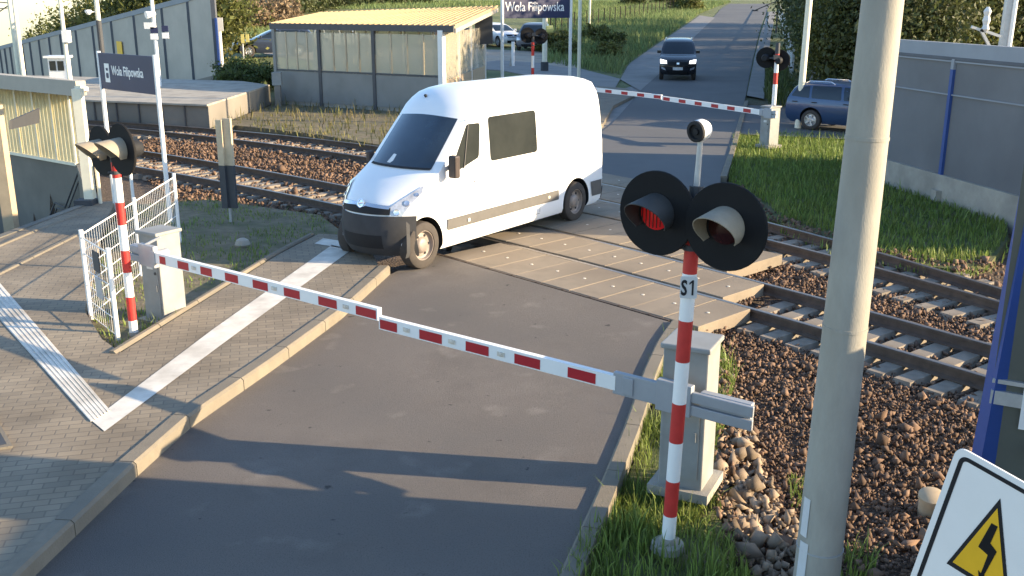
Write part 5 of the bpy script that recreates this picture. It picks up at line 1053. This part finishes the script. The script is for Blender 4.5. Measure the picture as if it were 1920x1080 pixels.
# ------------------------------------------------------------------ platform shelter with yellow roof
FL = Vector((-9.33, 40.1, 0)); FR = Vector((-2.42, 36.2, 0)); BR = Vector((-.95, 46.6, 0)); BLs = FL+BR-FR
sh = thing('platform_shelter', 'glazed waiting shelter with a yellow roof and grey lower panels beyond the tracks', 'shelter', FL); U = (FR-FL).normalized(); Dp = (BR-FR); nS = Vector((U.y, -U.x, 0)); lnS = (FR-FL).length
ze0, ze1 = 2.86, 3.02; zl = 1.28
fx = [(px, None) for px in (519, 602, 703, 829)]
def upos(px): 
    d = ray(px, 150); Mx = np.array([[U.x, -d[0]], [U.y, -d[1]]]); s_ = np.linalg.solve(Mx, np.array([-FL.x, -FL.y])); return float(s_[0])
ups = [upos(px) for px, _ in fx]
for i, u in enumerate(ups):
    mb = MB(); p = U*u; w_ = .13 if i < 3 else .2; mb.box((p.x, p.y, 1.42), (w_, w_, 2.9), rz=math.atan2(U.y, U.x)); mb.build('post', 'dark_steel' if 0 < i < 3 else ('grey_panel' if i == 0 else 'white'), sh)
for i in range(3):
    a, b = U*(ups[i]+.07), U*(ups[i+1]-.07); mb = MB(); mb.bar((a.x, a.y, .66), (b.x, b.y, .66), .06, 1.16); mb.build('lower_panel', 'grey_panel', sh)
    mb = MB(); mb.bar((a.x, a.y, zl+.72), (b.x, b.y, zl+.72), .012, 1.42); mb.build('glazing', 'clear_glass', sh)
    for k in range(1, 4): p = a.lerp(b, k/4); mb = MB(); mb.box((p.x, p.y, zl+.72), (.055, .06, 1.46), rz=math.atan2(U.y, U.x)); mb.build('glazing_bar', 'tan' if i != 1 else 'cap_tan', sh)
    mb = MB(); mb.bar((a.x, a.y, zl), (b.x, b.y, zl), .09, .06); mb.build('sill', 'dark_steel', sh)
    # back wall of the shelter
    a2, b2_ = a+Dp*.42, b+Dp*.42; mb = MB(); mb.bar((a2.x, a2.y, 1.75), (b2_.x, b2_.y, 1.75), .02, 1.9); mb.build('back_glazing', 'clear_glass', sh)
    for k in range(0, 5): p = a2.lerp(b2_, k/4); mb = MB(); mb.box((p.x, p.y, 1.5), (.07, .07, 2.9), rz=0); mb.build('back_post', 'cream_steel', sh)
    mb = MB(); mb.bar((a2.x, a2.y, .45), (b2_.x, b2_.y, .45), .35, .12); mb.build('bench', 'cap_tan', sh)
rl_, rr_ = U*(ups[0]-.15), U*(ups[3]+.55); zf = lambda v: Vector((0, 0, v)); zb = 3.62
bl_, br_ = rl_+Dp*.60, rr_+Dp*.92
mb = MB(); T = [rl_+zf(3.0), rr_+zf(3.02), br_+zf(zb), bl_+zf(3.34)]; th = zf(-.10); mb.raw(T+[p+th for p in T], [(3, 2, 1, 0), (4, 5, 6, 7), (0, 1, 5, 4), (1, 2, 6, 5), (2, 3, 7, 6), (3, 0, 4, 7)])
nr_ = 34
for i in range(nr_+1): p = T[0].lerp(T[1], i/nr_)+zf(.02); q = T[3].lerp(T[2], i/nr_)+zf(.02); mb.bar(p, q, .07, .05)
mb.build('roof', 'roof_yellow', sh)
mb = MB(); a = rl_+nS*.03; b = rr_+nS*.03; mb.bar((a.x, a.y, 2.92), (b.x, b.y, 2.92), .08, .22); mb.build('eave_beam', 'dark_steel', sh)
mb = MB(); mb.bar(rr_+zf(2.86)+U*.02, br_+zf(zb-.15)+U*.02, .06, .16); mb.build('end_fascia', 'roof_light', sh)
e0 = U*ups[3]; 
for f in (.30, .55, .88):
    p = e0+Dp*f; mb = MB(); mb.box((p.x, p.y, 1.55+.3*f), (.10, .10, 3.1+.5*f)); mb.build('end_post', 'white', sh)
mb = MB(); p, q = e0+Dp*.03, e0+Dp*.86; mb.bar((p.x, p.y, 1.9), (q.x, q.y, 1.9), .012, 1.7); mb.build('end_glazing', 'clear_glass', sh)
mb = MB(); mb.bar((p.x, p.y, .6), (q.x, q.y, .6), .05, 1.0); mb.build('end_panel', 'cap_tan', sh)
p = e0+Dp*.80; mb = MB(); mb.box((p.x+.1, p.y-.3, 2.65), (.75, .3, 1.15)); mb.build('info_screen', 'anthracite', sh)
mb = MB(); P = [U*(ups[0]), U*(ups[3]), U*(ups[3])+Dp*.9, U*(ups[0])+Dp*.9]; mb.prism([(p.x, p.y) for p in P], -.3, .12); mb.build('floor', 'concrete', sh)
b = at(527, 194); t = thing('electric_cabinet', 'small grey electric cabinet on a pedestal at the left end of the shelter', 'cabinet', b-Vector((0, .4, 0))); mb = MB(); mb.box((0, 0, .35), (.22, .2, .8)); mb.build('pedestal', 'platform_concrete', t); mb = MB(); mb.box((0, 0, .98), (.36, .26, .5)); mb.build('case', 'grey_box', t, bevel=.015)
# ------------------------------------------------------------------ noise walls
def wall_pt(t): 
    x = -13.3-25.4*t; y = 48.6+26.5*t; return Vector((x, y, H(x, y)))
lw = thing('noise_barrier', 'long grey noise wall of wide panels receding behind the left platform', 'wall', wall_pt(0)); o = wall_pt(0)
sm = [412, 368, 320, 268, 226, 191, 160, 131, 110, 91, 74, 60, 48, 37, 27, 18, 10, 3, -4, -11, -18]
def tat(px):
    lo, hi = -.02, 1.4
    for _ in range(40):
        m_ = (lo+hi)/2; p = wall_pt(m_); x = 960+F*p.x/(CP*p.y-SP*(p.z-HC))
        if x > px: lo = m_
        else: hi = m_
    return lo
ts = [tat(px) for px in sm]
toprow = lambda px: 540 if False else None
def wtop(p): return p.z+4.45
for i, (a, b) in enumerate(zip(ts, ts[1:])):
    p, q = wall_pt(a), wall_pt(b); mb = MB(); z0, z1 = p.z-.6, q.z-.6; A_, B_ = p-o, q-o; dn = Vector((-(q-p).y, (q-p).x, 0)).normalized()*.10
    def seg(za, zb, th, mm, nm):
        mb = MB(); d = dn.normalized()*th/2
        v = [A_+d+Vector((0, 0, za[0])), B_+d+Vector((0, 0, za[1])), B_+d+Vector((0, 0, zb[1])), A_+d+Vector((0, 0, zb[0]))]; v += [w_-d*2 for w_ in v]
        mb.raw(v, [(0, 1, 2, 3), (7, 6, 5, 4), (0, 4, 5, 1), (1, 5, 6, 2), (2, 6, 7, 3), (3, 7, 4, 0)]); return mb.build(nm, mm, lw)
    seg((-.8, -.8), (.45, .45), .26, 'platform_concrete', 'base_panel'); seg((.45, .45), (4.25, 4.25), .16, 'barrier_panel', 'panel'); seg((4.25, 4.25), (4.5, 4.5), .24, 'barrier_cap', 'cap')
    mb = MB(); mb.box(A_+Vector((0, -.02, 1.9)), (.2, .26, 4.7)); mb.build('post', 'barrier_post', lw)
p = wall_pt(tat(237)); mb = MB(); mb.plate([(-.32, 2.35), (.32, 2.35), (.32, 3.1), (-.32, 3.1)], p-o+Vector((-.0, -.22, 0)), (1, -1, 0), (0, 0, 1), .02); yb = mb.build('warning_plate', 'yellow', lw)
p = wall_pt(tat(412)); mb = MB(); mb.box(p-o+Vector((.1, -.15, 1.6)), (.10, .10, 3.0)); mb.build('blue_strip', 'blue_faded', lw)
# right wall
rwp = [Vector((8.98, 25.6, 0)), Vector((8.42, 22.75, 0)), Vector((8.9, 20.2, 0)), Vector((9.42, 17.6, 0)), Vector((9.8, 15.6, 0))]; rb = Vector((8.6, 21.6, 0))
rw = thing('noise_barrier', 'grey noise wall with pale top band and blue post, right of the concrete pole', 'wall', rwp[0]); o = rwp[0]
zT = zat(1690, 76, at(1690, 345)); zc1 = zat(1690, 100, at(1690, 345)); zr = zat(1690, 166, at(1690, 345)); zp = zat(1690, 306, at(1690, 345))
zT2 = zat(1905, 134, Vector((9.45, 17.4, 0)))
for a, b in zip(rwp, rwp[1:]):
    A_, B_ = a-o, b-o
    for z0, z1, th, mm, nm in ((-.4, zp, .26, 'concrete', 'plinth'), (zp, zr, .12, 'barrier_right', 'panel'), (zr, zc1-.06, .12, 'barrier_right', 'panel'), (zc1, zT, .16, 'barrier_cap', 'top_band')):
        mb = MB(); mb.bar((A_.x, A_.y, (z0+z1)/2), (B_.x, B_.y, (z0+z1)/2), th, z1-z0); mb.build(nm, mm, rw)
    for z, hh, mm in ((zc1-.03, .06, 'barrier_post'), (zc1-.085, .03, 'barrier_cap'), (zr, .025, 'barrier_cap')): mb = MB(); mb.bar((A_.x, A_.y, z), (B_.x, B_.y, z), .19, hh); mb.build('rib', mm, rw)
p = at(1766, 368)-Vector(o)+Vector((-.06, -.02, 0)); zt = zat(1777, 130, at(1766, 368)); mb = MB(); mb.box((p.x, p.y, zt/2), (.11, .13, zt)); mb.build('post', 'blue_faded', rw); mb = MB(); mb.box((p.x, p.y, zt+.10), (.11, .13, .2)); mb.build('post_top', 'barrier_cap', rw); mb = MB(); mb.box((p.x-.01, p.y-.06, .04), (.30, .26, .22)); mb.build('post_foot', 'concrete', rw)
# ------------------------------------------------------------------ trees, bushes, houses
def crown_mesh(n_cl, n_leaf, rx, ry, rz, leaf, seed, flat=.0, drop=False):
    r = np.random.default_rng(seed); V = []; Fs = []
    d = r.normal(size=(n_cl, 3)); d /= np.linalg.norm(d, axis=1)[:, None]; rad = r.uniform(.35, 1.0, n_cl)**.6; C = d*rad[:, None]*np.array([rx, ry, rz])*(1+r.normal(0, .12, (n_cl, 1)))
    cs = r.uniform(.14, .32, n_cl)*min(rx, rz)
    P = np.repeat(C, n_leaf, 0)+r.normal(size=(n_cl*n_leaf, 3))*np.repeat(cs, n_leaf)[:, None]*np.array([1, 1, .8]); n = len(P)
    a = r.normal(size=(n, 3)); a /= np.linalg.norm(a, axis=1)[:, None]; b = np.cross(a, r.normal(size=(n, 3))); b /= np.linalg.norm(b, axis=1)[:, None]
    s_ = leaf*np.exp(r.normal(0, .35, n))[:, None]; q = np.stack([P-a*s_, P-b*s_*.5, P+a*s_, P+b*s_*.5], 1); return q.reshape(-1, 3), np.arange(4*n).reshape(-1, 4)
def make_tree(name, label, cat, grp, m, rx, rz, hc, seed, n_cl=60, n_leaf=55, leaf=.13, trunk=.14, twigs=7):
    t = thing(name, label, cat, (0, 0, 0), 0, grp); V, Fc = crown_mesh(n_cl, n_leaf, rx, rx, rz, leaf, seed); V[:, 2] += hc; V[:, 2] = np.maximum(V[:, 2], .05); o = fast_mesh('crown', V, Fc, m, 4); o.parent = t
    r = random.Random(seed); mb = MB(); pts = [Vector((0, 0, -.3)), Vector((r.uniform(-.1, .1), 0, hc*.5)), Vector((r.uniform(-.2, .2), r.uniform(-.1, .1), hc+rz*.3))]
    mb.tube(pts[0], pts[1], trunk, trunk*.75, n=9); mb.tube(pts[1], pts[2], trunk*.75, trunk*.3, n=8)
    for i in range(twigs): a = r.uniform(0, 6.28); s_ = pts[1].lerp(pts[2], r.uniform(0, .8)); e = s_+Vector((math.cos(a)*rx*.65, math.sin(a)*rx*.65, rz*r.uniform(.2, .6))); mb.tube(s_, e, trunk*.35, trunk*.1, n=6)
    mb.build('trunk', 'bark', t); return t
def planted(src, lst, labels=None):
    for i, (px, row, y, sc, rz) in enumerate(lst):
        d = ray(px, row); x = d[0]*y/d[1]; z = H(x, y)
        if i == 0: src.location = (x, y, z); src.rotation_euler = (0, 0, rz); src.scale = (sc,)*3
        else: dup(src, (x, y, z), rz, sc)
ta = make_tree('tree', 'bushy green tree rising behind the left noise wall', 'tree', 'trees behind the left noise wall', 'leaf_y', 2.3, 2.3, 3.2, 3, 90, 80, .10, .16)
planted(ta, [(95, 60, 88, 1.05, 0), (140, 40, 80, 1.15, 1), (180, 20, 74, 1.2, 2.2), (225, 20, 70, 1.15, .5), (262, 10, 67, 1.2, 3), (300, 10, 66, 1.25, 1.6), (345, 10, 66, 1.3, 4), (70, 80, 94, .95, 5), (385, 5, 66, 1.3, 2.7), (118, 60, 90, 1.15, .8), (20, 90, 105, .62, 2)])
tb = make_tree('tree', 'dark dense tree behind the parked blue car and the right wall', 'tree', 'dark trees on the right beyond the far road', 'leaf', 2.0, 2.6, 2.6, 9, 110, 100, .07, .14)
planted(tb, [(1602, 100, 39, 1.0, 0), (1625, 100, 37, 1.0, 1.2), (1665, 100, 35.5, 1.05, 2.6), (1705, 100, 34.5, 1.0, 3.9), (1592, 60, 46, 1.1, 5), (1588, 60, 56, 1.3, .7), (1705, 70, 43, 1.1, 1.9), (1765, 80, 42, 1.15, 4.4), (1845, 100, 40, 1.15, .3), (1880, 60, 43, 1.3, 2.2), (1915, 90, 41, 1.25, 3.3)])
tc = make_tree('tree', 'yellow-green tree leaning over the right noise wall', 'tree', 'yellow-green trees on the right beyond the far road', 'leaf_y', 1.5, 1.9, 3.1, 21, 90, 90, .065, .12)
planted(tc, [(1580, 30, 36.5, .85, 0), (1735, 50, 40, 1.2, 2), (1775, 30, 39, 1.3, 4), (1720, 80, 38.5, .9, 1), (1805, 40, 41, 1.35, 5)])
td = make_tree('bush', 'green bush growing before the noise wall end, left of the parked navy car', 'bush', 'bushes left of the shelter', 'leaf_g', .8, .6, .55, 33, 40, 45, .07, .05, 4)
planted(td, [(432, 140, 47, 1.0, 0), (448, 138, 47.5, 1.1, 1), (470, 138, 48, 1.05, 3), (488, 140, 46.5, .95, 4), (503, 142, 46, .9, 2), (440, 150, 45, .8, 5)])
te = make_tree('bush', 'brown dry bush on the slope below the hut', 'bush', 'dry bushes on the slope', 'twig', 1.5, 1.2, 1.1, 41, 46, 45, .14, .05, 4)
for i, (px, row, s_) in enumerate([(440, 55, 1.2), (462, 56, 1.3), (490, 54, 1.3), (515, 50, 1.3), (540, 45, 1.2), (428, 62, 1.0)]):
    c = att(px, row); 
    if i == 0: te.location = c; te.scale = (s_,)*3
    else: dup(te, c, i*1.3, s_)
tf = make_tree('bush', 'dark hedge tree beyond the shelter roof', 'bush', 'dark hedge trees behind the shelter', 'leaf', 2.6, 2.6, 2.2, 55, 60, 50, .22, .12)
for i, (px, row, s_) in enumerate([(500, 30, 1.1), (530, 28, 1.1), (560, 25, 1.0), (585, 22, 1.0), (612, 18, 1.0), (645, 14, 1.1), (690, 10, 1.1), (740, 8, 1.2), (790, 7, 1.2), (1190, 12, 1.0), (1245, 9, .9)]):
    c = att(px, row)
    if i == 0: tf.location = c; tf.scale = (s_,)*3
    else: dup(tf, c, i*1.1, s_)
tg_ = make_tree('bush', 'sunlit yellow bush in the meadow', 'bush', 'yellow bushes in the meadow left of the far road', 'leaf_y', 1.6, 1.1, .9, 61, 50, 50, .16, .05, 4)
for i, (px, row, s_) in enumerate([(1040, 98, .75), (1150, 92, .65), (1140, 110, .55), (1275, 20, 1.5), (1292, 22, 1.2), (1120, 80, .7), (1060, 108, .55)]):
    c = att(px, row)
    if i == 0: tg_.location = c; tg_.scale = (s_,)*3
    else: dup(tg_, c, i*1.7, s_)
for i, (x, y, s_) in enumerate([(17.5, 43, 1.7), (20.5, 49, 1.8), (24, 56, 1.9), (28, 63, 2.0), (33, 71, 2.1), (40, 82, 2.3), (49, 96, 2.5), (16, 39.5, 1.4), (60, 112, 2.7), (16.5, 48, 1.2), (17.5, 54, 1.35), (19, 61, 1.4), (21, 68, 1.5), (23, 76, 1.6), (25.5, 84, 1.7), (29, 94, 1.9), (34, 106, 2.0), (39, 120, 2.2)]): dup(tb, (x, y, H(x, y)), i*1.3, s_)  # more trees behind those on the right, added to shade the far road
# meadow fence
fa, fb = att(1032, 66), att(1262, 22); mf = thing('meadow_fence', 'row of dark posts with wire crossing the meadow', 'fence', fa); mb = MB()
for i in range(26):
    p = fa.lerp(fb, (i/25)**1.15)-fa; z = H(fa.x+p.x, fa.y+p.y)-fa.z; mb = MB(); mb.box((p.x, p.y, z+.9), (.10, .10, 2.0)); mb.build('post', 'wood_dark', mf)
mb = MB()
for zz in (.5, 1.1, 1.7): mb.bar((0, 0, zz), fb-fa+Vector((0, 0, zz)), .012)
mb.build('wire', 'wood_dark', mf)
# pale picket fence right of the far road
fa, fb = att(1462, 108), att(1449, 8); fw = thing('picket_fence', 'pale picket fence along the right pavement of the far road', 'fence', att(1484, 150)); o = fw.location
P0, P1, P2 = att(1484, 150), att(1472, 75), att(1458, 18)
mb = MB()
for A_, B_, n_ in ((P0, P1, 34), (P1, P2, 60)):
    for i in range(n_): p = A_.lerp(B_, i/n_); z = H(p.x, p.y); mb.bar((p.x-o.x, p.y-o.y, z-o.z), (p.x-o.x, p.y-o.y, z-o.z+1.5), .12, .05)
    for zz in (.5, 1.2): mb.bar(A_-Vector(o)+Vector((0, 0, zz)), B_-Vector(o)+Vector((0, 0, zz)), .05, .08)
mb.build('pickets', 'sky_white', fw)
# street lamp with an arm at the bend
b = att(1455, 62); t = thing('street_lamp', 'dark lamp post with a short arm beside the far pavement', 'street lamp', b); mb = MB(); mb.tube((0, 0, 0), (0, 0, 3.2), .10, .08, n=8); mb.bar((0, 0, 3.1), (-2.4, -1.0, 2.2), .08); mb.build('shaft', 'anthracite', t); mb = MB(); mb.box((-2.5, -1.0, 2.15), (.5, .25, .12)); mb.build('lamp_head', 'anthracite', t)
def house(label, px, row, y, wdt, dep, h, rz, roof='roof_brown', wallm='brick'):
    d = ray(px, row); x = d[0]*y/d[1]; z = H(x, y); t = thing('house', label, 'house', (x, y, z), rz); mb = MB(); mb.box((0, 0, h/2-.5), (wdt, dep, h+1)); mb.build('wall', wallm, t)
    mb = MB(); e = .4; v = [(-wdt/2-e, -dep/2-e, h), (wdt/2+e, -dep/2-e, h), (wdt/2+e, dep/2+e, h), (-wdt/2-e, dep/2+e, h), (-wdt/2-e, 0, h+dep*.4), (wdt/2+e, 0, h+dep*.4)]
    mb.raw(v, [(0, 1, 5, 4), (2, 3, 4, 5), (0, 4, 3), (1, 2, 5), (3, 2, 1, 0)]); mb.build('roof', roof, t)
    for k in (-1, 0, 1):
        mb = MB(); mb.box((k*wdt*.28, -dep/2-.02, h*.55), (wdt*.13, .08, h*.35)); wf = mb.build('window', 'white', t); mb = MB(); mb.box((k*wdt*.28, -dep/2-.07, h*.55), (wdt*.10, .03, h*.29)); mb.build('pane', 'glass_dark', wf)
    return t
house('grey house behind the right noise wall, left of the yellow-green trees', 1690, 40, 47, 6, 6, 6.5, R(-35))
house('pale grey house at the upper right corner behind dark trees', 1895, 40, 50, 7, 6, 7.5, R(-40))
b = att(468, 30); t = thing('hut', 'low brown-roofed hut on the slope at the top left', 'hut', b, R(15)); mb = MB(); mb.box((0, 0, .6), (6.0, 5, 1.6)); mb.build('wall', 'wood_dark', t); mb = MB(); mb.raw([(-3.6, -3.2, 1.3), (3.6, -3.2, 1.3), (3.6, 3, 1.5), (-3.6, 3, 1.5), (-2, 0, 2.5), (2.2, 0, 2.5)], [(0, 1, 5, 4), (2, 3, 4, 5), (0, 4, 3), (1, 2, 5), (3, 2, 1, 0)]); mb.build('roof', 'roof_brown', t)
# overhead line mast behind the right wall
d = ray(1876, 100); y = 24.0; x = d[0]*y/d[1]; t = thing('catenary_mast', 'steel mast with a diagonal bracket above the right noise wall', 'pole', (x, y, 0)); mb = MB(); mb.bar((0, 0, 0), (.1, 0, 8), .16, .16); mb.build('shaft', 'galv', t)
mb = MB(); mb.tube((.13, -.1, 2.4), (.2, -.1, 8), .05, n=10); mb.build('pipe', 'white', t); mb = MB(); p = lambda px, py: Vector((atd(px, py, y).x-x, -.1, zat(px, py, Vector((x, y, 0))))); mb.bar(p(1866, 115), p(1835, 55), .06); mb.bar(p(1835, 55), p(1872, 68), .06); mb.bar(p(1818, 50), p(1840, 58), .06); mb.build('bracket', 'galv', t)
mb = MB(); q = p(1846, 38); mb.lathe([(.04, -.25), (.09, -.2), (.06, -.1), (.09, 0), (.06, .1), (.09, .2), (.03, .3)], q, (0, 0, 1), 12); mb.build('insulator', 'sky_white', t)
